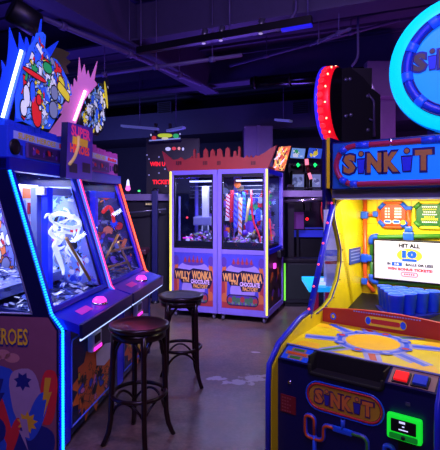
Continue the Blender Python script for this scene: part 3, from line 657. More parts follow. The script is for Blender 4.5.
# ================================================================== CANDY PUSHERS (middle)
VIO = M('violet_cabinet_paint', (128, 112, 205), .4)
LED_YEL = led('yellow', (235, 226, 84), 1.15)
WWF = Frame(.61 - 1.38 * math.cos(math.radians(20)), 5.86 + 1.38 * math.sin(math.radians(20)), -20)
def candy(x0, left, lab):
    e = thing('candy_pusher_cabinet', lab, 'arcade machine', WWF, (x0, 0, 0), 'candy coin pushers under the red skyline')
    w, D = .685, .92
    P = lambda px, py, y=0.0: WWF.at(px, py, y=y) - Vector((x0, 0, 0))
    # frame posts and rails
    for xx in (0, w - .055):
        for yy in (0, D - .05):
            mb = MB(); mb.box(xx, xx + .055, yy, yy + .05, .09, 2.0, VIO, .005); mb.build('post', e)
    for z0, z1 in ((.09, .17), (.885, .945), (1.94, 2.0)):
        mb = MB(); mb.box(.055, w - .055, .004, .05, z0, z1, VIO, .004); mb.build('rail', e)
        mb = MB(); mb.box(w - .045 if not left else 0.003, w - .003 if not left else .045, .05, D - .05, z0, z1, BLUE if z0 > .5 else VIO, .004); mb.build('rail', e)
    mb = MB(); mb.box(.01, w - .01, .02, D - .02, 2.0 - .015, 2.0, BLACK); mb.box(.05, w - .05, D - .03, D - .01, .1, 1.95, BLACK); mb.box(.03, w - .03, .06, D - .04, .10, .885, BLACK); mb.build('body', e)
    mb = MB(); 
    for q in ((.055, .075, .945, 1.94), (w - .075, w - .055, .945, 1.94)): mb.box(q[0], q[1], .008, .03, q[2], q[3], BLACK)
    mb.box(.055, w - .055, .008, .03, .945, .965, BLACK); mb.box(.055, w - .055, .008, .03, 1.90, 1.94, BLACK); mb.build('window_frame', e)
    mb = MB(); mb.box(.075, w - .075, .014, .02, .965, 1.90, GLASS); mb.build('window_pane', e)
    sx = w - .02 if not left else .014
    mb = MB(); mb.box(sx, sx + .006, .05, D - .05, .945, 1.94, GLASS); mb.build('side_pane', e)
    mb = MB(); mb.box(sx, sx + .008, .05, D - .05, .17, .885, M('side_print_dark', (60, 34, 44), .5))
    if not left: collage(mb, (sx + .0085, .06, .18), (0, 1, 0), (0, 0, 1), .8, .5, ip('brn pur blk org brn'), 24, 17, .04, .1)
    mb.build('side_artwork', e, recalc=False)
    # lower artwork with lettering
    mb = MB(); z0, z1 = .17, .885; ZS = lambda z: .17 + (z - .17) * 1.35
    mb.face([(x, .012, z) for x, z in ((.055, z0), (w - .055, z0), (w - .055, z1), (.055, z1))], M('art_sky_blue', (74, 74, 190), .4))
    cx = w / 2; R_ = M('art_red', (170, 60, 62), .4); L_ = M('art_lilac', (160, 142, 215), .4); N_ = M('art_navy', (26, 18, 60), .4); G_ = M('art_green', (70, 120, 80), .4); O_ = M('art_orange', (205, 110, 60), .4); V_ = M('art_violet', (88, 60, 150), .4)
    def sh(c, pts, m, l): mb.face([(c[0] + x, .0115 - l, ZS(c[1] + z)) for x, z in pts], m)
    for s_ in (-1, 1):
        sh((cx + s_ * .25, .42), oval(.04, .2, 20), O_, .001); sh((cx + s_ * .265, .33), oval(.03, .12, 16), R_, .0012); sh((cx + s_ * .25, .26), oval(.045, .06, 16), O_, .0013); sh((cx + s_ * .255, .62), oval(.04, .05, 14), V_, .0016)
    sh((cx, .52), oval(.235, .10, 20), L_, .0014); sh((cx, .60), oval(.16, .03, 16), V_, .0016); sh((cx, .34), oval(.17, .12, 20), L_, .0017); sh((cx, .185), [(-.285, -.012), (.285, -.012), (.285, .05), (.1, .035), (-.1, .035), (-.285, .05)], R_, .0018)
    for k, hh in enumerate((.035, .05, .055, .05, .035)):     # row of dripping drops
        sh((cx - .12 + .06 * k, .625), [(0, hh), (.012, .01), (.02, -.012), (.01, -.024), (-.01, -.024), (-.02, -.012), (-.012, .01)], R_, .002)
    sh((cx, .255), stadium(.22, .055), N_, .0022); sh((cx, .255), stadium(.205, .044), V_, .0026)
    for k in range(7): sh((cx - .17 + .057 * k, .252 + .012 * (k % 2)), oval(.032, .030, 10), G_ if k % 3 else R_, .003 + .0001 * k)
    for k in range(9): sh((cx - .18 + .045 * k, .225), oval(.016, .014, 8), (G_, M('art_leaf', (110, 150, 110), .4))[k % 2], .0042)
    # lettering on its dark swash
    sh((cx, .44), [(-.285, .075), (-.26, .10), (-.05, .085), (.0, .105), (.27, .085), (.285, .02), (.27, -.035), (.24, -.09), (-.01, -.10), (-.03, -.045), (-.17, -.045), (-.19, -.01), (-.28, -.01)], N_, .005)
    GL = M('art_gold_letters', (232, 168, 84), .4, emit=.08); PL = M('art_lilac_letters', (225, 195, 240), .4, emit=.08)
    U = Vector((1, 0, -.02))
    for txt, m, sz, x, z, ww in (('WILLY', GL, .082, cx - .155, .472, .235), ('WONKA', GL, .092, cx + .125, .475, .29), ('& THE', GL, .03, cx - .105, .418, .09), ('CHOCOLATE', PL, .045, cx + .10, .412, .27), ('FACTORY', GL, .042, cx + .11, .368, .21)):
        mb.text(txt, m, sz * 1.3, (x, .0115 - .006, ZS(z)), U, (0, 0, 1), 0, .045, 'CENTER', ww)
    mb.build('front_artwork', e, recalc=False)
    # interior
    rr = random.Random(71 if left else 72)
    mb = MB(); mb.box(.06, w - .06, D - .06, D - .045, .95, 1.92, M('candy_backdrop_l' if left else 'candy_backdrop_r', (46, 44, 64) if left else (70, 80, 120), .5))
    collage(mb, (.07, D - .062, .96), (1, 0, 0), (0, 0, 1), .54, .94, ip('blk gry blk pur gry blu' if left else 'blu lbl red blk pnk grn gry pur'), 46, 33 if left else 36, .03, .09); mb.build('backdrop', e, recalc=False)
    mb = MB(); mb.box(.05, w - .05, .05, D - .06, .945, .985, M('olive_tray', (48, 46, 30), .5)); mb.box(.075, w - .075, .034, .05, .965, 1.04, M('tray_front_dark', (26, 25, 22), .5)); mb.build('playfield', e)
    mb = MB(); cm = [M('candy_%d' % k, c, .4) for k, c in enumerate(((190, 190, 205), (70, 60, 90), (150, 90, 190), (40, 38, 50), (90, 110, 80), (170, 60, 70)))]
    for k in range(300):
        x, y = rr.uniform(.09, w - .09), rr.uniform(.12, D - .08); hgt = .13 * max(0, 1 - ((x - w / 2) / .3) ** 2) * (1 if y > .2 else .4) ; z = .99 + rr.uniform(0, hgt + .03); r = rr.uniform(.012, .03)
        u = Vector((1, rr.uniform(-.8, .8), rr.uniform(-.6, .6))).normalized(); v = Vector((-u.y, .6, rr.uniform(.2, 1.2))).normalized()
        mb.face([Vector((x, y, z)) + (u * a_ + v * b_) * r for a_, b_ in ((-1, -.7), (1, -.7), (1, .7), (-1, .7))], rr.choice(cm))
    o = mb.build('candy_heap', e, recalc=False); o['kind'] = 'stuff'
    mb = MB(); mb.box(.16, w - .12, .3, .36, 1.855, 1.875, led('case', (235, 235, 255), 2.2)); mb.build('case_light', e)
    for k in range(4):                       # wire grid shelves near the top
        mb = MB(); z = 1.80 - .055 * k
        mb.tube([(.08, .5, z), (w - .08, .5, z)], .004, GREY, 6); mb.build('grid_wire', e)
    if left:
        mb = MB(); mb.box(.30, .385, .42, .50, 1.35, 1.80, M('dispenser_white', (190, 190, 205), .4), .008); mb.build('dispenser_column', e)
        mb = MB(); mb.box(.18, .45, .38, .52, 1.24, 1.36, M('dispenser_grey', (130, 130, 150), .4), .012); mb.build('dispenser_head', e)
        for x in (.33, .42, .50):
            mb = MB(); mb.tube([(x, .36, .99), (x, .36, 1.24)], .012, GREY, 8); mb.build('guide_rod', e)
        mb = MB(); mb.box(.10, .24, .2, .22, 1.06, 1.075, M('magenta_bar', (235, 40, 180), .4, emit=1.2)); mb.build('pink_light_bar', e)
        mb = MB(); mb.box(.08, .10, .10, .12, .985, 1.65, M('pale_post', (150, 145, 190), .4)); mb.build('edge_post', e)
        for k in range(16):
            x, z = rr.choice((.44, .48, .53, .57)) + rr.uniform(-.02, .02), rr.uniform(1.06, 1.62)
            if k % 4 == 0: x = rr.uniform(.12, .3)
            s_ = rr.uniform(.025, .045); mb = MB(); mb.box(x - s_, x + s_, .55 + .02 * k - .02, .55 + .02 * k - .005, z - s_ * 1.2, z + s_ * 1.2, rr.choice(ip('gry wht blu pur red org gry lbl'))); mb.build('prize_card', e)
        mb = MB(); mb.lathe([(0, -.02), (.02, 0), (0, .02)], M('red_point_glow', (255, 40, 40), .4, emit=1.5), (.12, .3, 1.35), n=8); mb.build('red_light', e)
    else:
        RED, WH, BU, OR = M('candy_red', (215, 40, 45), .35), M('candy_white', (235, 225, 225), .35), M('candy_blue', (50, 60, 220), .35), M('candy_orange', (235, 150, 60), .35)
        for px, py0, py1, c1, c2, y in ((232, 190, 222, RED, RED, .45), (236, 193, 228, BU, M('candy_pale', (130, 140, 235), .35), .42), (240.5, 198, 236, WH, OR, .38), (244, 192, 220, M('candy_sky', (50, 130, 230), .35), BU, .5), (228, 194, 218, WH, RED, .55)):
            a_, b_ = P(px, py0, y), P(px - .6, py1, y); N = 26; mb = MB(); mb.tube([a_.lerp(b_, i / N) for i in range(N + 1)], .028, c1, 8, mats=[c1, c1, c2, c2, c1, c1, c2, c2]); mb.build('candy_cane', e)
        a_, b_ = P(249.5, 199, .35), P(246, 222, .35); mb = MB(); mb.tube([a_, b_], .018, M('candy_yellow', (240, 220, 120), .4, emit=.3), 8); mb.build('yellow_stick', e)
        pth = [P(251, 190, .3), P(252, 212, .3), P(254, 224, .25), P(259, 234, .2), P(262, 247, .15), P(262.5, 258, .1)]; mb = MB(); mb.tube(arc_path(pth, .06), .014, M('red_hose', (225, 30, 40), .35, emit=.2), 8); mb.build('red_hose', e)
        for k, (px, py, a, b, m) in enumerate(((227, 183, .05, .07, INK['org']), (240, 188, .05, .05, INK['brn']), (222, 205, .035, .05, INK['red']), (222, 215, .035, .04, INK['lbl']), (223, 225, .035, .04, INK['pnk']), (222, 196, .035, .05, INK['lbl']), (248, 228, .06, .1, INK['pur']), (236, 236, .07, .07, M('candy_dark', (34, 30, 44), .5)), (246, 238, .06, .04, INK['grn']), (256, 215, .04, .09, INK['blu']), (258, 200, .035, .05, INK['gry']), (229, 240, .07, .08, M('candy_dark', (34, 30, 44), .5)))):
            c = P(px, py, .55); c.x = min(max(c.x, .1), w - .1); y = .55 + .012 * k; mb = MB(); mb.poly_prism([(c.x + x, y, c.z + z) for x, z in oval(a, b, 14, 2.6)], (0, .01, 0), m); mb.build('prize_cutout', e)
        for yy, zz in ((.3, 1.42), (.5, 1.34)):
            mb = MB(); mb.tube([(w - .1, yy, zz), (w - .1, yy + .12, zz - .3)], .008, M('red_tube_glow', (255, 40, 50), .4, emit=1.2), 8); mb.build('red_light', e)
        mb = MB(); mb.box(w + .0, w + .03, .28, .36, .68, .75, M('lock_pink', (230, 70, 200), .3, emit=1.3), .008); mb.build('coin_lock', e)
        mb = MB(); mb.box(w - .01, w + .05, .55, .85, .80, .90, BLACK, .01); mb.build('card_box', e)
    if not left:
        for k in range(26):
            x, z = rr.uniform(.10, w - .12), rr.uniform(1.03, 1.75); s_ = rr.uniform(.018, .035)
            mb = MB(); mb.box(x - s_, x + s_, .70 + .004 * k, .703 + .004 * k, z - s_ * 1.2, z + s_ * 1.2, rr.choice(ip('gry wht blu pnk red org grn lbl yel pur'))); mb.build('prize_card', e)
        for k in range(9):
            x, y = rr.uniform(.12, w - .12), rr.uniform(.2, .5); z = rr.uniform(1.08, 1.2); r_ = rr.uniform(.03, .05)
            mb = MB(); mb.lathe([(0, -r_), (r_ * .8, -r_ * .6), (r_, 0), (r_ * .7, r_ * .7), (0, r_)], rr.choice([M('candy_dark', (34, 30, 44), .5), INK['pur'], INK['gry'], M('candy_dark', (34, 30, 44)), INK['brn']]), (x, y, z), n=10); mb.build('prize_ball', e)
    area_lamp('case_lamp', (w / 2, .35, 1.85), (0, 0, 0), (.4, .3), 9 if left else 14, (225, 225, 255), e)
    # corner light, casters
    lx = .012 if left else w - .012
    mb = MB(); mb.box(lx - .012, lx + .012, -.020, .004, .12, 1.99, LED_YEL, .005); mb.build('corner_light', e)
    for xx in (.06, w - .06):
        for yy in (.07, D - .07):
            mb = MB(); mb.box(xx - .022, xx + .022, yy - .02, yy + .02, .07, .095, GREY); mb.box(xx - .022, xx - .016, yy - .018, yy + .018, .03, .075, GREY); mb.box(xx + .016, xx + .022, yy - .018, yy + .018, .03, .075, GREY); cs = mb.build('caster', e)
            mb = MB(); mb.lathe([(0, -.014), (.036, -.014), (.04, -.008), (.04, .008), (.036, .014), (0, .014)], M('caster_grey', (90, 86, 110), .5), (xx, yy, .04), 'x', 16); mb.build('wheel', cs)
    return e
candy(0, True, 'candy pusher cabinet with white dispenser column behind its glass, yellow-lit outer edge')
candy(.695, False, 'candy pusher cabinet with striped candy canes and a red hose behind its glass')
# red factory skyline across both
e = thing('skyline_topper', 'red cut-out factory skyline standing across both candy cabinets', 'sign', WWF, (.69, .02, 2.0))
OUT = [(168, 170), (165, 163), (162, 151), (171, 158), (173, 160), (178, 159), (181, 157), (184, 160), (190, 158), (192, 156), (193, 159), (193.5, 149), (195, 149), (195.5, 158), (197, 158), (197.5, 153), (199, 153), (199.5, 158), (203, 158), (203.5, 151), (205.5, 148), (207.5, 151), (208, 157), (210, 157), (210.5, 151), (212.5, 149), (214.5, 151), (215, 156), (216.5, 156), (217, 150), (219.5, 148), (222, 151), (222.5, 157), (225, 157), (225.5, 149), (227.5, 147), (229.5, 149), (230, 157), (233, 157), (233.5, 151), (236, 151), (236.5, 156), (238, 156), (238.5, 146.5), (240, 146.5), (240.5, 157), (244, 158), (247, 155), (249, 158), (251, 155), (253, 158), (256, 155), (258, 156), (264, 153), (271, 148), (277, 145), (273, 156), (268, 169)]
Q = [WWF.at(px, py, y=.04) - Vector((.69, .02, 2.0)) for px, py in OUT]
zmin = min(q.z for q in Q); REDM = M('skyline_red', (150, 42, 34), .5, emit=.03)
mb = MB(); mb.poly_prism([(q.x, 0.02, q.z if q.z > .04 else 0.002) for q in Q], (0, .03, 0), REDM); mb.build('cutout_board', e)
for px0, px1 in ((176, 182), (203, 208), (217, 221), (251, 256)):
    p, q = WWF.at(px0, 165, y=.04) - Vector((.69, .02, 2.0)), WWF.at(px1, 161, y=.04) - Vector((.69, .02, 2.0))
    mb = MB(); n = 3; 
    for k in range(n): x = p.x + (q.x - p.x) * k / n; mb.box(x, x + (q.x - p.x) / n * .7, .014, .02, p.z, q.z, M('skyline_dark', (84, 22, 20), .5))
    mb.build('window_marking', e)
mb = MB(); mb.box(-.66, .66, .05, .5, 0.002, .04, REDM); mb.build('base', e)

# ================================================================== BALL TOSS MACHINE (right, front)
SF = Frame(.31, 2.46, -37.3)
e = sink = thing('ball_toss_machine', 'large blue and yellow ball toss machine with blue cups and cyan disc on top', 'arcade machine', SF)
SW = .787
ORP = M('pipe_orange', (205, 84, 28), .35); GRP = M('pipe_green', (56, 128, 44), .35); BLP = M('pipe_blue', (30, 90, 225), .35); RDP = M('pipe_red', (190, 40, 48), .35); SKY = M('pipe_sky', (70, 130, 220), .35)
DN = M('front_navy', (8, 10, 76), .35)
def X(px, py, y): return SF.at(px, py, y=y)
# side walls: navy outside, yellow inside with a curved front edge, clear pane before it
curve = [(337, 190), (334.5, 205), (334.5, 218), (338, 234), (341, 250), (341, 262), (338, 280), (332, 298), (325, 307), (316, 314)]
cv = [SF.at(px, py, x=0) for px, py in curve]
f_ = [SF.at(px, py, x=-.02) for px, py in ((267.5, 385), (268.5, 364), (278, 343), (299, 318), (307, 312))]
front = [(f_[0].y, 0)] + [(p.y, p.z) for p in f_]
for side, x0, x1, xin in ((-1, -.028, -.006, -.006), (1, SW + .006, SW + .028, SW + .0)):
    mb = MB()
    prof = front + [(p.y, p.z) for p in cv[::-1]] + [(.68, 1.64), (.68, 1.97), (1.35, 1.97), (1.35, 0)]
    mb.poly_prism([(x0, y, z) for y, z in prof], (x1 - x0, 0, 0), DN, YEL); sp = mb.build('side_wall', e)
    inner = [(f_[0].y + .012, .1)] + [(p.y + .012, p.z - .014) for p in f_] + [(p.y + .012, p.z) for p in cv[::-1]] + [(.69, 1.63), (1.33, 1.63), (1.33, .1)]
    mb = MB(); mb.poly_prism([(xin, y, z) for y, z in inner], (.006, 0, 0), YEL); mb.build('yellow_liner', sp)
    mb = MB(); xm = (x0 + x1) / 2
    mb.tube([(xm, y, z) for y, z in front], .014, M('edge_moulding_blue', (30, 44, 200), .35), 8); mb.build('edge_moulding', sp)
    # raked rail with red bulbs
    ra, rb_ = SF.at(308.5, 318, x=-.017), SF.at(335.5, 192, x=-.017); r0, r1 = Vector((xm, ra.y, ra.z)), Vector((xm, rb_.y, rb_.z))
    mb = MB(); mb.tube([r0, r1], .02, M('rail_blue', (26, 40, 190), .35, emit=.06), 8); rl = mb.build('raked_rail', e)
    for k in range(6):
        c = r0.lerp(r1, (k + .35) / 6) + Vector((0, -.018, .008)); mb = MB(); mb.lathe([(0, -.008), (.008, 0), (0, .008)], M('red_bulb_glow', (255, 60, 70), .4, emit=3), tuple(c), n=8); mb.build('bulb', rl)
        c = r0.lerp(r1, (k + .75) / 6) + Vector((0, -.018, .008)); mb = MB(); mb.lathe([(0, -.006), (.006, 0), (0, .006)], GREY, tuple(c), n=8); mb.build('screw', rl)
    mb = MB(); mb.poly_prism([(xm, r0.y, r0.z), (xm, r1.y, r1.z)] + [(xm, p.y, p.z) for p in cv], (.004, 0, 0), GLASS); mb.build('side_pane', e)
    mb = MB(); mb.tube([(xin + (.006 if side < 0 else -.006), p.y + .004, p.z) for p in cv], .0035, M('pane_edge', (40, 50, 130), .4), 6)
    for k, p in enumerate(cv): mb.lathe([(0, -.005), (.005, 0), (0, .005)], DARK, (xin + (.010 if side < 0 else -.004), p.y + .022, p.z), n=6)
    mb.build('pane_edge_trim', sp)
# body below
mb = MB(); mb.box(0.0, SW, .12, 1.33, .02, .68, BLACK); mb.box(.0, SW, 1.31, 1.35, .02, 1.97, DN); mb.build('body', e)
# front panel around the ball tray
TX0, TX1, TZ0 = .185, .555, .675; TRAYB = M('tray_black', (3, 3, 5), .95)
mb = MB(); mb.box(0, SW, .0, .02, .02, TZ0, DN); mb.box(0, TX0, .0, .02, TZ0, .71, DN); mb.box(TX1, SW, 0, .02, TZ0, .71, DN); fp = mb.build('front_panel', e)
mb = MB(); mb.box(TX0, TX1, .021, .085, TZ0 - .03, TZ0, TRAYB); mb.box(TX0, TX1, .085, .093, TZ0, .762, TRAYB); mb.box(TX0 - .008, TX0, .0, .11, TZ0, .76, TRAYB); mb.box(TX1, TX1 + .008, 0, .11, TZ0, .76, TRAYB)
mb.tube(arc_path([(TX0, -.004, .72), (TX0, -.004, TZ0), (TX1, -.004, TZ0), (TX1, -.004, .72)], .02), .009, TRAYB, 8); mb.build('ball_tray', e)
# sloping strip either side of the tray
SLP = M('strip_tan', (150, 120, 110), .4)
def T(x, t, l=0.0): return Vector((x, .10 * t - l * .46, .712 + .05 * t + l * .89))
for a_, b_, nm in ((0.0, TX0 - .008, 'pipe_strip'), (TX1 + .008, SW, 'button_strip')):
    mb = MB(); mb.poly_prism([(a_, 0, .712), (a_, .10, .762), (a_, .10, .69), (a_, .0, .69)], (b_ - a_, 0, 0), DN, DN)
    st = mb.build(nm, e); mb = MB(); mb.face([T(a_ + .012, .08, .0012), T(b_ - .012, .08, .0012), T(b_ - .012, .95, .0012), T(a_ + .012, .95, .0012)], BLP if nm == 'pipe_strip' else SLP)
    if nm == 'pipe_strip':
        for t0, c_ in ((.25, GRP), (.75, GRP), (.5, ORP)):
            hw = .03 if c_ is GRP else .055; xm = (a_ + b_) / 2; mb.face([T(xm - hw - .012, t0 - .12, .002), T(xm + hw + .012, t0 - .12, .002), T(xm + hw + .012, t0 + .12, .002), T(xm - hw - .012, t0 + .12, .002)], SLP); mb.face([T(xm - hw, t0 - .07, .003), T(xm + hw, t0 - .07, .003), T(xm + hw, t0 + .07, .003), T(xm - hw, t0 + .07, .003)], c_)
    mb.build('decal', st, recalc=False)
def pbtn(px, py, rgb, em, nm):
    c = X(px, py, .045); x = c.x; t = .42
    mb = MB(); q = [T(x + dx, t + dt, .0015) for dx, dt in ((-.037, -.3), (.037, -.3), (.037, .3), (-.037, .3))]; mb.poly_prism(q, Vector((0, -.46, .89)) * .008, DARK); b_ = mb.build('push_button', e); b_['label'] = nm
    mb = MB(); q = [T(x + dx, t + dt, .009) for dx, dt in ((-.029, -.23), (.029, -.23), (.029, .23), (-.029, .23))]; mb.poly_prism(q, Vector((0, -.46, .89)) * .012, M('button_' + nm.split()[0], rgb, .3, emit=em)); mb.build('cap', b_)
pbtn(402, 373, (235, 25, 30), .9, 'red lit square button'); pbtn(421, 378, (35, 60, 200), .12, 'blue square button')
# playing deck with printed pipes around a big oval
def Dk(x, t, l=0.0): return Vector((x, .10 + .46 * t, .762 + .033 * t + l))
mb = MB(); mb.poly_prism([(0, .10, .762), (0, .56, .795), (0, .56, .70), (0, .10, .70)], (SW, 0, 0), YEL); mb.box(0, SW, .094, .0995, .70, .764, BLACK); dk = mb.build('deck', e)
mb = MB(); cx, ct = .385, .55
PALE = M('deck_pale', (140, 150, 215), .35); OVY = M('deck_gold', (236, 190, 30), .35)
def ring(a, b, m, l, n=32, c=(cx, ct)): mb.face([Dk(c[0] + a * math.cos(2 * PI * i / n), c[1] + b * math.sin(2 * PI * i / n), l) for i in range(n)], m)
for k in range(8):                # spokes
    t = 2 * PI * k / 8 + .25; d_ = Vector((math.cos(t), math.sin(t) * 1.2)); n_ = Vector((-d_.y, d_.x)).normalized()
    for wd, m, l in ((.045, PALE, .001), (.018, (BLP, GRP, RDP, BLP)[k % 4], .0016)):
        r0, r1 = .14, .37
        pts = [(cx + d_.x * r0 + n_.x * wd, ct + (d_.y * r0 + n_.y * wd) * 1.7), (cx + d_.x * r1 + n_.x * wd, ct + (d_.y * r1 + n_.y * wd) * 1.7), (cx + d_.x * r1 - n_.x * wd, ct + (d_.y * r1 - n_.y * wd) * 1.7), (cx + d_.x * r0 - n_.x * wd, ct + (d_.y * r0 - n_.y * wd) * 1.7)]
        mb.face([Dk(min(max(p[0], .01), SW - .01), min(max(p[1], .02), .97), l) for p in pts], m)
ring(.205, .36, PALE, .0022); ring(.190, .335, BLP, .0028); ring(.165, .285, PALE, .0034); ring(.145, .25, OVY, .004)
for k in range(8):
    t = 2 * PI * k / 8 + .65; ring(.034, .055, BLP, .0044 + .0001 * k, 14, (cx + .182 * math.cos(t), ct + .32 * math.sin(t))); ring(.02, .03, RDP if k % 2 else PALE, .0056 + .0001 * k, 12, (cx + .182 * math.cos(t), ct + .32 * math.sin(t)))
for (x, t) in ((.10, .12), (.69, .12), (.08, .85), (.70, .85)):
    mb.face([Dk(x - .08, max(t - .08, .015), .0012), Dk(x + .08, max(t - .08, .015), .0012), Dk(x + .05, min(t + .08, .98), .0012), Dk(x - .05, min(t + .08, .98), .0012)], OVY)
mb.tube([Dk(.0, 0, .002), Dk(SW, 0, .002)], .006, PALE, 6); mb.build('deck_print', dk, recalc=False)
# red barrier with curved top
mb = MB(); N = 20; pts = []
for i in range(N + 1):
    t = i / N; pts.append((SW * t, .56, .88 + .025 * math.sin(PI * t)))
pts = [(0, .56, .785)] + pts + [(SW, .56, .785)]
BR = M('barrier_red', (176, 44, 34), .4)
mb.poly_prism(pts, (0, .02, 0), BR); ba = mb.build('barrier', e)
mb = MB(); zc = .845
mb.face([(.39 + x, .558, zc + z) for x, z in stadium(.12, .028)], INK['yel']); mb.face([(.39 + x, .557, zc + z) for x, z in stadium(.085, .014)], RDP)
for s_ in (-1, 1): mb.face([(.39 + s_ * .10 + x, .5565, zc + z) for x, z in oval(.016, .022, 12)], BLP)
mb.build('barrier_label', ba, recalc=False)
for x_ in (.07, .72):
    mb = MB(); mb.face([(x_ + x, .558, .838 + z) for x, z in oval(.02, .022, 14)], BLP); mb.face([(x_ + x, .557, .838 + z) for x, z in oval(.01, .012, 12)], INK['yel']); mb.build('barrier_badge', ba, recalc=False)
mb = MB()
for k in range(26): x = .2 + .015 * k; mb.face([(x, .5572, .886), (x + .010, .5572, .886), (x + .010, .5572, .893), (x, .5572, .893)], PALE)
mb.build('barrier_print', ba, recalc=False)
# well, back panel, bricks
mb = MB(); mb.poly_prism([(0, .58, .70), (0, 1.26, .70), (0, 1.26, .875), (0, .95, .80), (0, .58, .76)], (SW, 0, 0), BLACK); mb.build('catch_ramp', e)
mb = MB(); mb.box(0, SW, 1.25, 1.27, .80, 1.64, YEL)
BK = M('brick_line', (205, 160, 8), .5)
for r in range(9):
    z = .88 + r * .085; mb.face([(.0, 1.2492, z), (SW, 1.2492, z), (SW, 1.2492, z + .005), (0, 1.2492, z + .005)], BK)
    for k in range(7): x = .05 + .12 * k + .06 * (r % 2); 
    for k in range(6):
        x = .05 + .12 * k + .06 * (r % 2); mb.face([(x, 1.2492, z), (x + .005, 1.2492, z), (x + .005, 1.2492, z + .085), (x, 1.2492, z + .085)], BK)
mb.build('back_panel', e, recalc=False)
YB = 1.235
def bp(px, py, y=YB): q = X(px, py, YB); return (q.x, y, q.z)
def hose(name, pts, r, m): mb = MB(); mb.tube(arc_path(pts, .04), r, m, 10); return mb.build(name, e)
hose('orange_pipe', [bp(365, 199), bp(365, 280), bp(374, 292)], .016, ORP)
hose('orange_pipe', [bp(365, 215), bp(377, 215)], .011, ORP)
hose('green_pipe', [bp(372, 262), bp(372, 237), bp(446, 236)], .017, GRP)
hose('green_pipe', [bp(372, 255), bp(372, 281), bp(446, 286)], .017, GRP)
for px, py, a, b in ((365, 215, .026, .028), (365, 258, .024, .032), (376, 214, .02, .022), (365, 281, .022, .024), (369, 258, .026, .024), (409, 236, .036, .03), (409, 229, .026, .02), (409, 208, .026, .014)):
    p = bp(px, py); mb = MB(); mb.box(p[0] - a, p[0] + a, YB - .028, YB + .012, p[2] - b, p[2] + b, BLP, .012); mb.build('pipe_joint', e)
for pts in ([bp(378, 236.5), bp(371.5, 237), bp(371.5, 244)], [bp(371.5, 274), bp(371.5, 281), bp(379, 282)]):
    mb = MB(); mb.tube(arc_path(pts, .04), .023, BLP, 10); mb.build('pipe_elbow', e)
hose('orange_pipe', [bp(409, 209), bp(409, 232)], .011, ORP)
# pipe rings with score ovals
for px, py, pm, fm, nm in ((393, 215, ORP, M('sign_orange', (206, 66, 30), .4, emit=.03), 'score_plate'), (430, 215, INK['yel'], M('sign_green', (20, 98, 34), .4, emit=.03), 'rules_plate')):
    c = Vector(bp(px, py)); hw, hh = .105, .088
    oc = [(hw * a, hh * b) for a, b in ((-.55, -1), (.55, -1), (1, -.45), (1, .45), (.55, 1), (-.55, 1), (-1, .45), (-1, -.45))]
    mb = MB(); mb.poly_prism([(c.x + x * .84, YB - .006, c.z + z * .84) for x, z in oc], (0, .012, 0), fm); pl = mb.build(nm, e)
    mb = MB(); mb.tube([(c.x + x, YB, c.z + z) for x, z in oc], .012, pm, 8, closed=True); mb.build('rim_pipe', pl)
    for sx, sz in ((-.78, .72), (.78, .72), (-.78, -.72), (.78, -.72)):
        mb = MB(); mb.tube([(c.x + hw * (sx - .2 * math.copysign(1, sx)), YB - .002, c.z + hh * (sz + .22 * math.copysign(1, sz))), (c.x + hw * (sx + .16 * math.copysign(1, sx)), YB - .002, c.z + hh * (sz - .2 * math.copysign(1, sz)))], .016, BLP if nm == 'score_plate' else GRP, 8); mb.build('rim_joint', pl)
    mb = MB(); y = YB - .0075
    if nm == 'score_plate':
        for r in range(4):
            for k, (xa, wd) in enumerate(((-.055, .016), (-.033, .012), (.012, .03), (.044, .016))): mb.face([(c.x + xa, y, c.z + .04 - .02 * r), (c.x + xa + wd, y, c.z + .04 - .02 * r), (c.x + xa + wd, y, c.z + .052 - .02 * r), (c.x + xa, y, c.z + .052 - .02 * r)], INK['wht'])
        for x0 in (-.06, .0): mb.face([(c.x + x0 + x + .025, y - .001, c.z - .048 + z) for x, z in stadium(.028, .014)], INK['wht']); mb.face([(c.x + x0 + x + .025, y - .0015, c.z - .048 + z) for x, z in stadium(.022, .009)], BLP)
        mb.face([(c.x + .075 + x, y - .012, c.z - .052 + z) for x, z in oval(.017, .017, 14)], INK['yel'])
    else:
        for r, (hw_, m) in enumerate(((.05, INK['wht']), (.045, INK['yel']), (.04, INK['wht']), (.048, INK['wht']), (.035, INK['yel']), (.055, INK['yel']), (.05, INK['wht']))):
            z = c.z + .052 - .0175 * r; n_ = int(hw_ / .006)
            for k in range(n_): x = c.x - hw_ + 2 * hw_ * k / n_; mb.face([(x, y, z), (x + .009, y, z), (x + .009, y, z + (.013 if r == 5 else .008)), (x, y, z + (.013 if r == 5 else .008))], m)
    mb.build('print', pl, recalc=False)
# screen
a_, b_ = Vector(bp(376, 240)), Vector(bp(376, 277)); sx0, sx1, sz0, sz1 = a_.x, a_.x + .56, b_.z, a_.z; YS = YB - .03
mb = MB(); mb.box(sx0 - .012, sx1 + .012, YS, YB + .01, sz0 - .012, sz1 + .012, BLACK, .004); sc_ = mb.build('screen', e)
mb = MB(); mb.face([(x, YS - .0015, z) for x, z in ((sx0, sz0), (sx1, sz0), (sx1, sz1), (sx0, sz1))], M('screen_white', (205, 205, 222), .3, emit=.42)); mb.build('display', sc_, recalc=False)
mb = MB(); xm, y = sx0 + .243, YS - .003; H = sz1 - sz0
SB, SR, SBL, SYL = M('screen_black', (10, 12, 16), .3), M('screen_red', (205, 40, 40), .3, emit=.25), M('screen_blue', (30, 90, 215), .3, emit=.3), M('screen_yellow', (225, 205, 60), .3, emit=.35)
u, v = (1, 0, 0), (0, 0, 1)
mb.text('HIT ALL', SB, .030, (xm, y, sz1 - .028), u, v, 0, .05, 'CENTER', .145)
mb.face([(xm + x, y, sz1 - .095 + z) for x, z in oval(.085, .046, 24)], SYL)
mb.text('10', SBL, .055, (xm, y - .001, sz1 - .088), u, v, 0, .09, 'CENTER', .10)
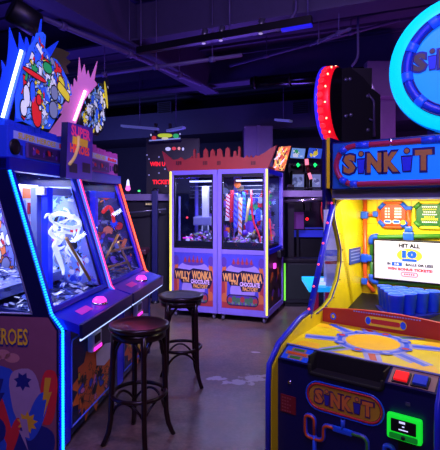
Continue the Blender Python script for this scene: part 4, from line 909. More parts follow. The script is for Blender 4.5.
mb.text('CUPS', SBL, .014, (xm, y - .001, sz1 - .128), u, v, 0, .05, 'CENTER', .08) if False else mb.face([(xm + x, y - .001, sz1 - .128 + z) for x, z in stadium(.05, .009)], SBL)
mb.text('IN', SB, .018, (xm - .14, y, sz1 - .16), u, v, 0, .05, 'CENTER', .022); mb.face([(xm - .085 + x, y, sz1 - .16 + z) for x, z in ((-.035, -.013), (.035, -.013), (.035, .013), (-.035, .013))], SBL)
mb.text('16', M('screen_pale', (225, 225, 240), .3, emit=.4), .016, (xm - .085, y - .001, sz1 - .16), u, v, 0, .04, 'CENTER', .03); mb.text('BALLS OR LESS', SB, .018, (xm + .065, y, sz1 - .16), u, v, 0, .05, 'CENTER', .18)
mb.text('WIN BONUS TICKETS!', SR, .020, (xm, y, sz1 - .194), u, v, 0, .05, 'CENTER', .30)
mb.tube([(xm + x, y, sz1 - .228 + z) for x, z in stadium(.055, .014)], .002, SR, 4, closed=True)
for k in range(5): mb.face([(xm - .035 + .015 * k, y, sz1 - .233), (xm - .026 + .015 * k, y, sz1 - .233), (xm - .026 + .015 * k, y, sz1 - .223), (xm - .035 + .015 * k, y, sz1 - .223)], SR)
mb.build('message', sc_, recalc=False)
# blue plate on the left wall
p, q = SF.at(349, 249, x=.002), SF.at(360, 262, x=.002)
mb = MB(); mb.box(.002, .008, p.y, q.y, q.z, p.z, M('plate_blue', (32, 60, 150), .4), .002); bpz = mb.build('wall_plate', e)
mb = MB()
for k in range(4): z = q.z + (p.z - q.z) * (.2 + .2 * k); mb.face([(.0088, p.y + .02, z), (.0088, q.y - .02, z), (.0088, q.y - .02, z + .008), (.0088, p.y + .02, z + .008)], PALE)
mb.build('print', bpz, recalc=False)
# cups
CUP = M('cup_blue', (24, 80, 255), .35); CUPI = M('cup_inside_blue', (60, 110, 255), .35)
cup0 = None; base = X(406, 303, .93)
for row in range(4):
    for k in range(row + 1):
        x = base.x - .035 + (k - row / 2) * .104; y = .84 + row * .088; z = .832
        if cup0 is None:
            mb = MB(); mb.lathe([(0, .0), (.034, .0), (.037, .004), (.049, .125), (.0518, .132), (.0495, .136), (.046, .13), (.033, .012), (0, .010)], CUP, n=20, mats=[CUP] * 5 + [CUPI] * 3); cup0 = mb.build('cup', e); o = cup0
        else:
            o = cup0.copy(); COL.objects.link(o); o.parent = e
        o.location = (x, y, z)
mb = MB(); mb.poly_prism([(base.x - .035 + x, y_ - .02, .79) for x, y_ in ((-.05, .80), (.05, .80), (.22, 1.11), (.22, 1.18), (-.22, 1.18), (-.22, 1.11))], (0, 0, .041), M('cup_rack_blue', (16, 26, 130), .4)); mb.build('cup_rack', e)
# marquee
YM = .64
a_ = X(332, 143, YM); zt = a_.z; zb = X(332, 190, YM).z; xl = a_.x
mb = MB(); mb.box(xl, SW + .03, YM, 1.30, zb, zt, DN, .006); mq = mb.build('marquee', e)
mb = MB(); mb.face([(x, YM - .002, z) for x, z in ((xl + .008, zb + .008), (SW + .02, zb + .008), (SW + .02, zt - .008), (xl + .008, zt - .008))], M('marquee_teal', (20, 70, 140), .4, emit=.18)); 
xm, zm = (xl + SW + .03) / 2, (zb + zt) / 2; hw, hh = (SW + .03 - xl) / 2 - .02, (zt - zb) / 2 - .03
mb.face([(xm + x, YM - .004, zm + z) for x, z in stadium(hw - .03, hh - .02, 10)], M('marquee_lit_blue', (14, 112, 240), .4, emit=.7)); mb.build('marquee_face', mq, recalc=False)
mb = MB(); pts = [(xm + x, YM - .008, zm + z) for x, z in stadium(hw - .012, hh - .002, 10)]
mb.tube(pts, .018, M('marquee_pipe_red', (150, 34, 66), .35, emit=.06), 8, closed=True); mb.build('pipe_ring', mq)
for t in (2, 8, 10, 13, 19, 21):
    p = Vector(pts[t % len(pts)]); q = Vector(pts[(t + 1) % len(pts)]); d_ = (q - p).normalized() * .022; mb = MB(); mb.tube([p - d_, p + d_], .024, M('marquee_joint', (28, 66, 190), .35, emit=.1), 8); mb.build('pipe_joint', mq)
for xx in (xm - .19, xm + .19):
    p = Vector((xx, YM - .008, zm + hh - .002)); mb = MB(); mb.tube([p - Vector((.04, 0, 0)), p + Vector((.04, 0, 0))], .023, M('marquee_joint', (28, 66, 190), .35, emit=.1), 8); mb.build('pipe_joint', mq)
def wordmark(mb, c, W_, H_, y, gold, dark, cupm, sep=.0012):
    """S i N K i T: block letters, the two i's are cups with a ball over them."""
    lx = -W_ / 2
    for kind, wd in (('S', .17), ('i', .11), ('N', .19), ('K', .19), ('i', .14), ('T', .20)):
        xc = c[0] + lx + wd * W_ / 2; lx += wd * W_
        if kind == 'i':
            w2 = wd * W_ * .42
            mb.face([(xc + x, y, c[1] + z) for x, z in ((-w2 * 1.1, H_ * .28), (-w2 * .8, -H_ * .56), (w2 * .8, -H_ * .56), (w2 * 1.1, H_ * .28))], dark)
            mb.face([(xc + x, y - sep, c[1] + z) for x, z in ((-w2 * .9, H_ * .2), (-w2 * .62, -H_ * .48), (w2 * .62, -H_ * .48), (w2 * .9, H_ * .2))], cupm)
            mb.face([(xc + x, y, c[1] + H_ * .5 + z) for x, z in oval(H_ * .17, H_ * .17, 14)], dark); mb.face([(xc + x, y - sep, c[1] + H_ * .5 + z) for x, z in oval(H_ * .12, H_ * .12, 14)], gold)
        else:
            mb.text(kind, dark, H_ * 1.22, (xc, y, c[1]), (1, 0, 0), (0, 0, 1), 0, .09, 'CENTER', wd * W_ * 1.14)
            mb.text(kind, gold, H_, (xc, y - sep, c[1]), (1, 0, 0), (0, 0, 1), 0, .06, 'CENTER', wd * W_ * .86)
x0, x1 = X(343, 170, YM).x, X(434, 170, YM).x
mb = MB(); wordmark(mb, ((x0 + x1) / 2, zm + .008), x1 - x0, .118, YM - .010, M('letter_bronze', (158, 112, 46), .4, emit=.08), M('letter_navy', (20, 20, 90), .4), M('letter_cup_blue', (34, 50, 190), .4, emit=.1)); mb.build('lettering', mq, recalc=False)
mb = MB(); p = Vector((xm - .02, YM - .012, zt - .03)); mb.lathe([(0, -.02), (.012, -.015), (.012, .02), (0, .026)], CHROME, tuple(p), n=10); mb.build('hook', mq)
mb = MB(); mb.box(.0, SW, .70, 1.24, 1.575, zb - .0, M('header_grey', (110, 112, 120), .4)); mb.build('header_underside', e)
mb = MB(); mb.box(.02, SW - .02, .705, .76, 1.565, 1.576, M('header_tube', (200, 200, 195), .4, emit=.25)); mb.build('header_lamp_tube', e)
area_lamp('header_lamp', (SW / 2, .86, 1.56), (math.radians(12), 0, 0), (.7, .12), 12, (255, 240, 205), e)
mb = MB(); mb.poly_prism([(x, .66, z) for x, z in ((-.05, 1.5), (-.028, 1.5), (-.028, zt + .03), (-.05, zt + .03))], (0, .66, 0), DN); mb.build('header_cheek', e)
# front print: oval logo and pipes
def fx(px, py, y=-.002): q = X(px, py, 0); return (q.x, y, q.z)
cA, cB = Vector(fx(308, 392)), Vector(fx(382, 416)); cc = (cA + cB) / 2; hw = (cB.x - cA.x) / 2; hh = .062
ZC = (Vector(fx(345, 403))).z
mb = MB(); LG = M('logo_gold', (190, 142, 36), .45)
mb.face([(cc.x + x, -.002, ZC + z) for x, z in stadium(hw - .008, hh - .006, 10)], LG)
mb.tube([(cc.x + x, -.002, ZC + z) for x, z in stadium(hw, hh, 10)], .0055, RDP, 6, closed=True); mb.tube([(cc.x + x, -.002, ZC + z) for x, z in stadium(hw + .01, hh + .01, 10)], .004, BLP, 6, closed=True)
wordmark(mb, (cc.x, ZC), hw * 1.62, .068, -.004, M('logo_orange', (214, 120, 50), .45), M('logo_purple', (70, 24, 80), .45), M('logo_cup', (44, 44, 150), .45), .0008)
mb.build('front_logo', fp, recalc=False)
mb = MB()
for pts, m in (([(cc.x, ZC - .08), (cc.x, ZC - .13)], BLP), ([(cc.x - .045, ZC - .135), (cc.x - .10, ZC - .135), (cc.x - .10, ZC - .22), (cc.x - .20, ZC - .22), (cc.x - .20, ZC - .11), (cc.x - .15, ZC - .11), (cc.x - .15, ZC - .20)], ORP), ([(cc.x + .045, ZC - .135), (cc.x + .12, ZC - .135), (cc.x + .12, ZC - .40)], GRP), ([(cc.x + .2, ZC - .40), (cc.x + .2, ZC - .14), (cc.x + .24, ZC - .14), (cc.x + .24, ZC - .3)], BLP), ([(cc.x - .15, ZC - .2), (cc.x - .15, ZC - .42)], BLP)):
    P = arc_path([(x, -.002, z) for x, z in pts], .03)
    mb.tube(P, .012, M('pipe_outline', (50, 70, 190), .4), 8); mb.tube([Vector(p) + Vector((0, -.006, 0)) for p in P], .008, m, 8)
mb.box(cc.x - .05, cc.x + .05, -.016, .0, ZC - .15, ZC - .12, BLP, .008); mb.build('front_pipes', fp)
# card reader, label, lock
p, q = Vector(fx(388, 414)), Vector(fx(424, 440)); zc = (p.z + q.z) / 2; xc = (p.x + q.x) / 2; hw = (q.x - p.x) / 2 - .002; hh = .056
mb = MB(); mb.box(xc - hw, xc + hw, -.035, .0, zc - hh, zc + hh, M('reader_green_glow', (20, 235, 50), .3, emit=.75), .014); cr = mb.build('card_reader', e); cr['label'] = 'green-lit card reader'
mb = MB(); mb.box(xc - hw * .72, xc + hw * .72, -.041, -.033, zc - hh * .30, zc + hh * .72, BLACK, .004); mb.build('screen', cr)
mb = MB(); mb.box(xc - hw * .8, xc + hw * .8, -.039, -.033, zc - hh * .86, zc - hh * .42, M('reader_green_shell', (14, 150, 40), .35, emit=.35), .006); mb.lathe([(0, 0), (.010, 0), (.008, -.006), (0, -.007)], DARK, (xc, -.04, zc - hh * .65), 'y', 12); mb.build('card_slot', cr)
mb = MB(); LT = M('reader_text', (210, 215, 255), .4, emit=1.0)
for k, (a, b) in enumerate(((-.22, .12), (-.05, .08), (-.25, .28))): z = zc + hh * (.48 - .27 * k); mb.face([(xc + hw * a, -.0418, z), (xc + hw * b, -.0418, z), (xc + hw * b, -.0418, z + (.009 if k == 0 else .005)), (xc + hw * a, -.0418, z + (.009 if k == 0 else .005))], LT)
mb.build('display_print', cr, recalc=False)
mb = MB(); mb.box(xc - .03, xc + .03, -.012, .0, zc - hh - .2, zc - hh - .01, BLACK, .004); mb.build('cable_cover', e)
p, q = Vector(fx(281, 391)), Vector(fx(296, 416))
mb = MB(); mb.box(p.x, q.x, -.004, .0, q.z + .004, p.z - .012, M('label_red', (120, 22, 34), .45), .001); lb = mb.build('warning_label', e)
mb = MB()
for r in range(5):
    for k in range(4 if r % 2 == 0 else 3): x = p.x + .008 + .015 * k; z = p.z - .03 - .017 * r; mb.face([(x, -.0052, z), (x + .010, -.0052, z), (x + .010, -.0052, z + .008), (x, -.0052, z + .008)], M('label_dull', (150, 70, 80), .45))
mb.build('print', lb, recalc=False)
p = Vector(fx(290, 382)); mb = MB(); mb.lathe([(0, -.008), (.008, -.008), (.010, 0)], CHROME, (p.x, 0, p.z), 'y', 14); mb.build('lock', e)
p = Vector(fx(408, 404)); mb = MB(); mb.box(p.x - .010, p.x + .010, -.003, 0, p.z - .008, p.z + .008, M('plate_grey', (70, 66, 100), .4), .001); mb.build('small_plate', e)
# cyan disc on top
c = SF.at(459, 62, y=.72) + Vector((0, .066, 0)); R = .392
CY = M('disc_cyan_glow', (0, 205, 245), .4, emit=.9); CYF = M('disc_face_glow', (14, 145, 225), .4, emit=.66); CYE = M('disc_edge_glow', (0, 120, 255), .4, emit=.7)
mb = MB(); mb.lathe([(0, .07), (R * .97, .07), (R, .055), (R, -.045), (R * .985, -.06)], CYE, tuple(c), 'y', 64); ds = mb.build('disc_topper', e)
mb = MB(); mb.lathe([(R * .985, -.060), (R * .97, -.068), (R * .77, -.066)], CY, tuple(c), 'y', 64); mb.build('glow_rim', ds)
mb = MB(); mb.lathe([(R * .77, -.066), (0, -.066)], CYF, tuple(c), 'y', 64); mb.build('disc_face', ds)
DBL = M('disc_pipe_blue', (14, 50, 170), .4, emit=.22); DJ = M('disc_joint_blue', (24, 86, 235), .4, emit=.4)
mb = MB(); rp = R * .71; mb.tube([(c.x + rp * math.cos(t), c.y - .07, c.z + rp * math.sin(t)) for t in (2 * PI * i / 64 for i in range(64))], .026, DBL, 10, closed=True)
for dr in (-.028, .028): mb.tube([(c.x + (rp + dr) * math.cos(t), c.y - .078, c.z + (rp + dr) * math.sin(t)) for t in (2 * PI * i / 64 for i in range(64))], .005, M('disc_line_navy', (10, 26, 110), .4, emit=.1), 6, closed=True)
mb.build('pipe_ring', ds)
for k in range(10):
    t0 = 2 * PI * k / 10 + .15; mb = MB(); mb.tube([(c.x + rp * math.cos(t0 + d_), c.y - .072, c.z + rp * math.sin(t0 + d_)) for d_ in (-.09, -.045, 0, .045, .09)], .033, DJ, 10); mb.build('pipe_joint', ds)
mb = MB(); wordmark(mb, (c.x + .0, c.z + .035), .50, .105, c.y - .072, M('disc_letter_olive', (74, 74, 52), .4, emit=.08), M('disc_letter_navy', (14, 30, 120), .4, emit=.1), M('disc_cup_blue', (20, 50, 190), .4, emit=.3)); mb.build('disc_lettering', ds, recalc=False)
mb = MB()
for x in (-.16, .0): mb.box(c.x + x - .02, c.x + x + .02, c.y - .01, c.y + .04, zt - .01, c.z - R * .86, DN, .004)
mb.build('disc_mount', e)

# ================================================================== MACHINE WITH THE RED DISC (behind the ball toss machine)
e = thing('redemption_machine', 'black and white machine with red-rimmed disc and cyan-lit ledge, seen past the ball toss machine', 'arcade machine', WORLD, (1.32, 4.5, 0))
L = lambda px, py, Y: W(px, py, Y) - Vector((1.32, 4.5, 0))
mb = MB(); mb.box(-.28, .30, .0, .12, .0, 1.5, WHITE, .01); mb.box(-.20, .30, .12, .5, .0, 1.5, BLACK, .01); bd = mb.build('body', e)
mb = MB(); p, q = L(323, 250, 4.495), L(334, 256, 4.495)
mb.face([(p.x, -.004, p.z), (q.x + .1, -.004, p.z), (q.x + .1, -.004, q.z), (p.x, -.004, q.z)], BLP); p, q = L(325, 261, 4.495), L(336, 264, 4.495); mb.face([(p.x, -.004, p.z), (q.x + .1, -.004, p.z), (q.x + .1, -.004, q.z), (p.x, -.004, q.z)], RDP); mb.build('side_marking', bd, recalc=False)
# black upper housing with clipped corner
pts = [L(px, py, 4.5) for px, py in ((336, 160), (336, 70), (350, 67), (363, 77), (372, 88), (380.5, 95), (380.5, 160))]
mb = MB(); mb.poly_prism([(p.x, 0, p.z) for p in pts], (0, .3, 0), M('housing_matte_black', (3, 3, 5), .95)); hs = mb.build('upper_housing', e)
mb = MB(); mb.tube(arc_path([L(368, 94, 4.48), L(374, 101, 4.48), L(374, 137, 4.48)], .03), .012, M('conduit_dim', (70, 60, 90), .4), 8); mb.tube([L(369, 119, 4.48), L(374, 121, 4.48)], .010, M('conduit_dim', (70, 60, 90), .4), 8); mb.build('conduit', hs)
for px, py in ((346, 79.5), (350, 79), (346, 116), (351, 115), (368, 130), (368, 96)):
    p = L(px, py, 4.495); mb = MB(); mb.lathe([(0, -.012), (.018, -.008), (.02, 0)], GREY, tuple(p), 'y', 12); mb.build('bolt', hs)
# red disc: rim seen from behind
n_ = Vector((-.86, .51, 0)); u_ = Vector((.51, .86, 0)); cb = L(341, 105, 4.48); R = .37
def ringpts(off, r): return [cb + n_ * off + u_ * (r * math.cos(t)) + Vector((0, 0, r * math.sin(t))) for t in (2 * PI * i / 48 for i in range(48))]
RG = M('disc_red_glow', (235, 12, 30), .4, emit=.85); RB = M('disc_edge_blue', (50, 40, 230), .4, emit=.6)
mb = MB(); rings = [ringpts(0, R * .97), ringpts(.015, R), ringpts(.125, R)]
vs = [[mb.bm.verts.new(p) for p in r] for r in rings]
i = mb.mi(RG); j = mb.mi(BLACK)
for k in range(2):
    for q in range(48):
        f = mb.bm.faces.new((vs[k][q], vs[k][(q + 1) % 48], vs[k + 1][(q + 1) % 48], vs[k + 1][q])); f.material_index = i; f.smooth = True
f = mb.bm.faces.new(vs[0]); f.material_index = j; f = mb.bm.faces.new(vs[2][::-1]); f.material_index = i
dsk = mb.build('red_disc', e)
mb = MB(); mb.tube(ringpts(.128, R), .016, RB, 8, closed=True); mb.build('blue_edge', dsk)
for k in range(16):      # scallops and bulbs round the rim
    t = PI * .5 + PI * (k + .5) / 16; p = cb + n_ * .09 + u_ * ((R + .004) * math.cos(t)) + Vector((0, 0, (R + .004) * math.sin(t)))
    d_ = u_ * math.cos(t) + Vector((0, 0, math.sin(t))); mb = MB(); mb.tube([p - d_ * .01, p + d_ * .006], [.032, .026], M('scallop_red', (255, 40, 50), .4, emit=.95), 12); mb.build('scallop', dsk)
    if k % 2 == 0:
        p2 = cb + n_ * .04 + d_ * (R + .006); mb = MB(); mb.tube([p2 - d_ * .008, p2 + d_ * .006], .008, M('warm_bulb_glow', (255, 190, 140), .4, emit=3), 8); mb.build('bulb', dsk)
mb = MB(); mb.box(-.05, .2, .1, .4, 1.5, 2.9, BLACK); mb.build('mast', e)
# cyan lit ledge with red pillars
p, q = L(309, 288, 4.45), L(338, 275, 4.45)
CYL = M('ledge_cyan_glow', (30, 190, 235), .35, emit=.8)
mb = MB(); mb.poly_prism([(p.x, y, z) for y, z in ((-.05, p.z - .04), (-.05, p.z), (.35, p.z + .05), (.35, p.z + .01))], (q.x - p.x, 0, 0), CYL); lg = mb.build('ledge', e)
for k in range(2):
    mb = MB(); mb.box(p.x + .1, q.x - .02, .03 + .13 * k, .08 + .13 * k, p.z + .012 + .017 * k, p.z + .04 + .017 * k, M('ledge_white_glow', (225, 225, 255), .35, emit=1.0), .004); mb.build('light_bar', lg)
for x in (p.x + .05, p.x + .17):
    mb = MB(); mb.box(x, x + .05, -.02, .03, .0, p.z - .04, M('pillar_red_glow', (170, 24, 60), .4, emit=.4), .006); mb.build('pillar', e)

# ================================================================== BACKGROUND
# half-height partition with cap rails, left and right of the candy cabinets
CAPM = M('partition_cap', (135, 122, 160), .5)
mb = MB(); mb.box(-2.6, -.75, 7.55, 7.65, 0, 1.60, M('partition_black', (20, 18, 28), .7)); struct(mb.build('partition_left'))
mb = MB(); mb.box(-2.6, -.75, 7.45, 7.75, 1.60, 1.71, CAPM, .01); struct(mb.build('trim_2'))
e = thing('handrail', 'thin metal rail along the dark partition beside the candy cabinets', 'rail')
mb = MB(); mb.tube([W(118, 214, 7.3), W(166, 209, 7.3)], .015, GREY, 8); mb.build('bar', e)
for px in (124, 160): 
    mb = MB(); mb.tube([W(px, 212, 7.3), W(px, 212, 7.54)], .012, GREY, 8); mb.build('bracket', e)
e = tag(thing('blue_post', 'post', 'post', WORLD, tuple(W(155, 205, 7.2).xy) + (0,)), 'dark blue post standing against the partition beside the candy cabinets', 'post')
mb = MB(); mb.box(-.045, .045, -.045, .045, 0, 1.75, M('post_blue', (18, 22, 84), .4, emit=.03), .008); mb.build('shaft', e); mb = MB(); mb.lathe([(.07, 0), (.07, .02), (.05, .04)], BLACK, n=16); mb.build('base', e); mb = MB(); mb.lathe([(.05, 1.75), (.055, 1.77), (0, 1.80)], BLACK, n=16); mb.build('cap', e)
p = W(128, 185, 7.6); e = thing('ledge_lamp', 'small pink and white lamp standing on the partition ledge', 'lamp', WORLD, (p.x, 7.6, 1.711))
mb = MB(); mb.lathe([(0, 0), (.06, 0), (.06, .015), (.02, .03), (.02, .05), (0, .05)], DARK, n=14); mb.build('base', e)
mb = MB(); mb.lathe([(.02, .05), (.045, .08), (.03, .14)], M('lamp_pink_glow', (255, 120, 200), .4, emit=1.2), n=14); mb.build('shade', e)
mb = MB(); mb.lathe([(.028, .14), (.02, .22), (0, .25)], M('lamp_white_glow', (220, 225, 255), .4, emit=1.3), n=12); mb.build('bulb', e)
p = W(139, 188, 7.6); e = thing('indicator_light', 'tiny green light on the partition ledge beside the small lamp', 'light', WORLD, (p.x, 7.6, 1.711))
mb = MB(); mb.lathe([(0, 0), (.03, 0), (.03, .04), (0, .04)], DARK, n=12); mb.build('base', e); mb = MB(); mb.lathe([(.022, .04), (.02, .06), (0, .07)], M('green_point_glow', (80, 255, 120), .4, emit=1.5), n=12); mb.build('lens', e)
p = W(148, 204, 7.2); e = thing('notice_plate', 'small yellowish lit notice on the dark partition beside the blue post', 'sign', WORLD, (p.x, 7.5, p.z))
mb = MB(); mb.box(-.10, .10, .0, .045, -.03, .03, BLACK, .004); mb.build('plate', e); mb = MB()
for k in range(6): mb.face([(-.085 + .03 * k, -.002, -.015), (-.065 + .03 * k, -.002, -.015), (-.065 + .03 * k, -.002, .015), (-.085 + .03 * k, -.002, .015)], M('notice_yellow', (225, 205, 130), .4, emit=.35))
mb.build('print', e, recalc=False)
e = thing('lounge_bench', 'low dark red bench in the gloom before the partition', 'bench', WORLD, (-1.35, 6.7, 0))
DR = M('bench_maroon', (70, 24, 40), .5); mb = MB(); mb.box(-.35, .3, -.2, .2, .82, .90, DR, .02); mb.build('seat', e)
for x in (-.3, .25):
    for y in (-.15, .15): mb = MB(); mb.box(x - .02, x + .02, y - .02, y + .02, 0, .82, BLACK); mb.build('leg', e)
# red-lettered score board
e = thing('score_board', 'black score board with red glowing WIN and TICKETS words', 'sign', WORLD, (-1.15, 8.2, 0)); L = lambda px, py, Y=8.2: W(px, py, Y) - Vector((-1.15, 8.2, 0))
p, q = L(146, 138), L(200, 194); mb = MB(); mb.box(p.x, q.x, 0, .1, q.z, p.z, BLACK, .01); mb.build('panel', e); mb = MB(); mb.box(p.x + .1, p.x + .2, .02, .09, 0, q.z, BLACK); mb.box(q.x - .2, q.x - .1, .02, .09, 0, q.z, BLACK); mb.build('stand', e)
RL = M('red_letter_glow', (255, 20, 30), .4, emit=1.3)
for txt, px, py, ww in (('WIN U', 150, 164, .27), ('TICKETS', 152.5, 182, .36)):
    mb = MB(); mb.text(txt, RL, .078, tuple(L(px, py, 8.19)), (1, 0, 0), (0, 0, 1), 0, .03, 'LEFT', ww); mb.build('lettering', e, recalc=False)
mb = MB(); rr = random.Random(4); mb = MB()
for px, py in ((147, 155), (149, 159), (159, 157), (165, 169), (159, 173), (149, 175), (166, 186), (156, 190)): c = L(px, py, 8.19); mb.face([(c.x + x, c.y, c.z + z) for x, z in oval(.014, .014, 8)], M('star_dot_glow', (150, 150, 190), .4, emit=.5))
for px, py, a, b, m in ((168, 149, .05, .035, 'star_white'), (174, 148.5, .04, .03, 'star_red'), (179, 148.5, .025, .03, 'star_peach'), (183, 149, .02, .03, 'star_white')): c = L(px, py, 8.19); mb.face([(c.x + x, c.y, c.z + z) for x, z in oval(a, b, 10)], M(m, dict(star_white=(210, 215, 235), star_red=(235, 60, 60), star_peach=(250, 170, 140))[m], .4, emit=.6))
mb.build('star_marking', e, recalc=False)
e = thing('marquee_sign', 'lit sign with yellow band, red and green ends over the score board', 'sign', WORLD, (-1.0, 8.0, 0)); L = lambda px, py, Y=8.0: W(px, py, Y) - Vector((-1.0, 8.0, 0))
mb = MB(); pts = [L(*a) for a in ((148, 142), (150, 133), (179, 132), (181, 139.5))]; mb.poly_prism([(a.x, 0, a.z) for a in pts], (0, .18, 0), M('sign_box_dark', (24, 26, 40), .5)); mb.build('sign_box', e); mb = MB()
def fl(px, py, a, b, m, l=.002): c = L(px, py); mb.face([(c.x + x, -l, c.z + z) for x, z in oval(a, b, 14, 2.6)], m)
fl(165, 135.5, .13, .035, M('sign_lime_glow', (190, 215, 40), .4, emit=.7)); fl(165, 138.5, .06, .02, M('sign_cream_glow', (220, 220, 170), .4, emit=.6), .004); fl(154, 138, .04, .035, M('sign_red_glow', (220, 60, 50), .4, emit=.6)); fl(176, 136, .05, .04, M('sign_green_glow', (40, 190, 90), .4, emit=.6)); fl(151, 135, .012, .02, M('star_white', (210, 215, 235))); fl(180, 134, .012, .014, M('star_white', (210, 215, 235)))
a_, b_ = L(149, 141.3), L(180.5, 139); mb.face([(a_.x, -.002, a_.z), (b_.x, -.002, b_.z), (b_.x, -.002, b_.z + .022), (a_.x, -.002, a_.z + .022)], M('sign_underlight', (150, 170, 225), .4, emit=.5)); mb.build('sign_face', e, recalc=False)
mb = MB(); mb.box(-.15, -.1, .05, .1, L(160, 133).z, 2.96, BLACK); mb.build('hanger', e); mb = MB(); mb.box(.1, .15, .05, .1, L(160, 133).z, 2.96, BLACK); mb.build('hanger', e)
for (x0, y0, x1, y1, lab) in ((122, 126, 158, 129, 'pale fluorescent fixture hung before the soffit, over the dim wall'), (168, 131, 184, 127.5, 'short pale fixture beyond the marquee sign'), (276, 120, 291, 121, 'round pale ceiling fixture near the purple column')):
    e = thing('ceiling_fixture', lab, 'light'); a_, b_ = W(x0, y0, 8.0), W(x1, y1, 7.8)
    mb = MB(); bar(mb, a_, b_, .05, .018, M('fixture_pale', (140, 150, 190), .5, emit=.10)); mb.build('housing', e)
    m_ = (a_ + b_) / 2; mb = MB(); mb.tube([m_ + up * .018, Vector((m_.x, m_.y, 3.9))], .006, CONDUIT, 6); mb.build('hanger', e)
# racing cabinets beyond the rail
def racer(px, lab, cols, k):
    Y = 8.75; x = (px - CX) / FPX * Y; e = thing('racing_cabinet', lab, 'arcade machine', WORLD, (x, Y, 0), 'racing cabinets beyond the rail')
    z = lambda py: EYE - (py - HY) / FPX * Y; s = Y / FPX
    mb = MB(); mb.box(-.15, .15, .25, .7, 0, 2.35, BLACK, .01); mb.build('body', e)
    mb = MB(); zt_, zb_ = z(147), z(158)
    pr = [(-.15, zb_), (-.11, zt_), (.16, zt_ - .02), (.13, zb_ - .02)]; mb.poly_prism([(a, .05, b) for a, b in pr], (0, .2, 0), BLACK); mqq = mb.build('marquee', e)
    mb = MB(); mb.face([(a * .95, .047, (b - (zt_ + zb_) / 2) * .9 + (zt_ + zb_) / 2) for a, b in pr], LIT[cols[0]]); collage(mb, (-.11, .046, zb_ + .005), (1, 0, 0), (0, 0, 1), .21, zt_ - zb_ - .03, [LIT[c] for c in cols], 14, 50 + k, .02, .06); mb.build('print', mqq, recalc=False)
    mb = MB(); mb.box(-.15, .15, .1, .26, z(190), z(172), DARK, .01); sc_ = mb.build('screen', e)
    mb = MB(); mb.face([(a, .097, b) for a, b in ((-.13, z(189)), (.13, z(189)), (.13, z(174)), (-.13, z(174)))], M('race_screen', (130, 150, 200), .3, emit=.45)); collage(mb, (-.12, .096, z(188.5)), (1, 0, 0), (0, 0, 1), .24, .24, [M('race_screen_pale', (170, 185, 225), .3, emit=.45), M('race_screen', (130, 150, 200)), M('race_screen_dim', (90, 105, 160), .3, emit=.3)], 10, 60 + k, .03, .07); mb.build('display', sc_, recalc=False)
    mb = MB(); c = (0.0, .0, z(165)); mb.lathe([(0, -.045), (.045, 0), (0, .045)], M('green_lamp_glow', (20, 235, 110), .4, emit=1.8), c, n=12); mb.build('green_lamp', e)
    mb = MB(); mb.box(-.10, .10, -.02, .25, z(166.2), z(164), DARK); mb.build('lamp_arm', e)
    mb = MB(); mb.tube([(-.12, .0, z(196)), (-.13, .0, z(184)), (-.11, .08, z(171))], .025, BLACK, 8); mb.build('seat_back', e)
    return e
racer(298, 'racing cabinet beyond the rail with white and yellow marquee', ['lbl', 'wht', 'yel', 'grn', 'blk', 'wht'], 0)
racer(315, 'racing cabinet beyond the rail with blue and red marquee', ['blu', 'wht', 'red', 'blu', 'yel', 'blk'], 1)
e = thing('light_wand', 'upright pink and white light stick between the racing cabinets', 'light', WORLD, tuple(W(307, 200, 8.62).xy) + (0,)); L = lambda px, py: W(px, py, 8.62) - W(307, 200, 8.62) + Vector((0, 0, W(307, 200, 8.62).z))
mb = MB(); mb.tube([L(306.5, 159), L(307, 165)], .035, M('wand_pink_glow', (255, 130, 160), .4, emit=1.3), 8); mb.build('light_tube', e); mb = MB(); mb.tube([L(309, 173), L(311, 179)], .03, M('wand_pink_glow', (255, 130, 160)), 8); mb.build('light_tube', e)
mb = MB(); mb.tube([L(307, 165), L(308.5, 173)], .03, M('wand_red', (110, 14, 24), .4, emit=.1), 8); mb.tube([Vector((.07, .02, 0)), L(311, 179)], .025, BLACK, 8); mb.build('stem', e)
# slanted art sign beside the skyline
P4 = [W(*a, 7.1) for a in ((272, 170), (279, 147), (291, 146), (284, 171))]; o_ = (P4[0] + P4[3]) / 2
e = thing('art_sign', 'slanted orange and yellow lit art sign just past the red skyline', 'sign', WORLD, (o_.x, o_.y, 0))
mb = MB(); mb.poly_prism([p - Vector((o_.x, o_.y, 0)) for p in P4], (0, .08, 0), BLACK); mb.build('panel', e); mb = MB()
Lp = lambda k: P4[k] - Vector((o_.x, o_.y + .003, 0)); mb.face([Lp(0) , Lp(3), Lp(2), Lp(1)], M('art_orange_glow', (225, 120, 50), .4, emit=.5))
u_ = (Lp(3) - Lp(0)); v_ = (Lp(1) - Lp(0)); rr = random.Random(8)
gl = [M('art_orange_glow', (225, 120, 50)), M('art_yellow_glow', (240, 210, 80), .4, emit=.6), M('art_yellow_glow'), M('art_dark', (50, 24, 18), .4), M('art_white_glow', (235, 225, 215), .4, emit=.6), M('art_dark', (50, 24, 18), .4), M('art_red_glow', (190, 50, 30), .4, emit=.5)]
for k in range(48):
    a, b = rr.uniform(.12, .88), rr.uniform(.1, .9); c = Lp(0) + u_ * a + v_ * b - Vector((0, .0004 * (k + 1), 0)); d_ = (u_ * rr.uniform(-.2, .2) + v_ * rr.uniform(.08, .16)); n2 = u_.normalized() * rr.uniform(.008, .02)
    mb.face([c - d_ - n2, c - d_ + n2, c + d_ + n2 * .4, c + d_ - n2 * .6], rr.choice(gl))
mb.build('print', e, recalc=False); mb = MB(); mb.box(-.03, .03, .02, .07, 0, min(p.z for p in P4) + .02, BLACK); mb.build('stand', e)
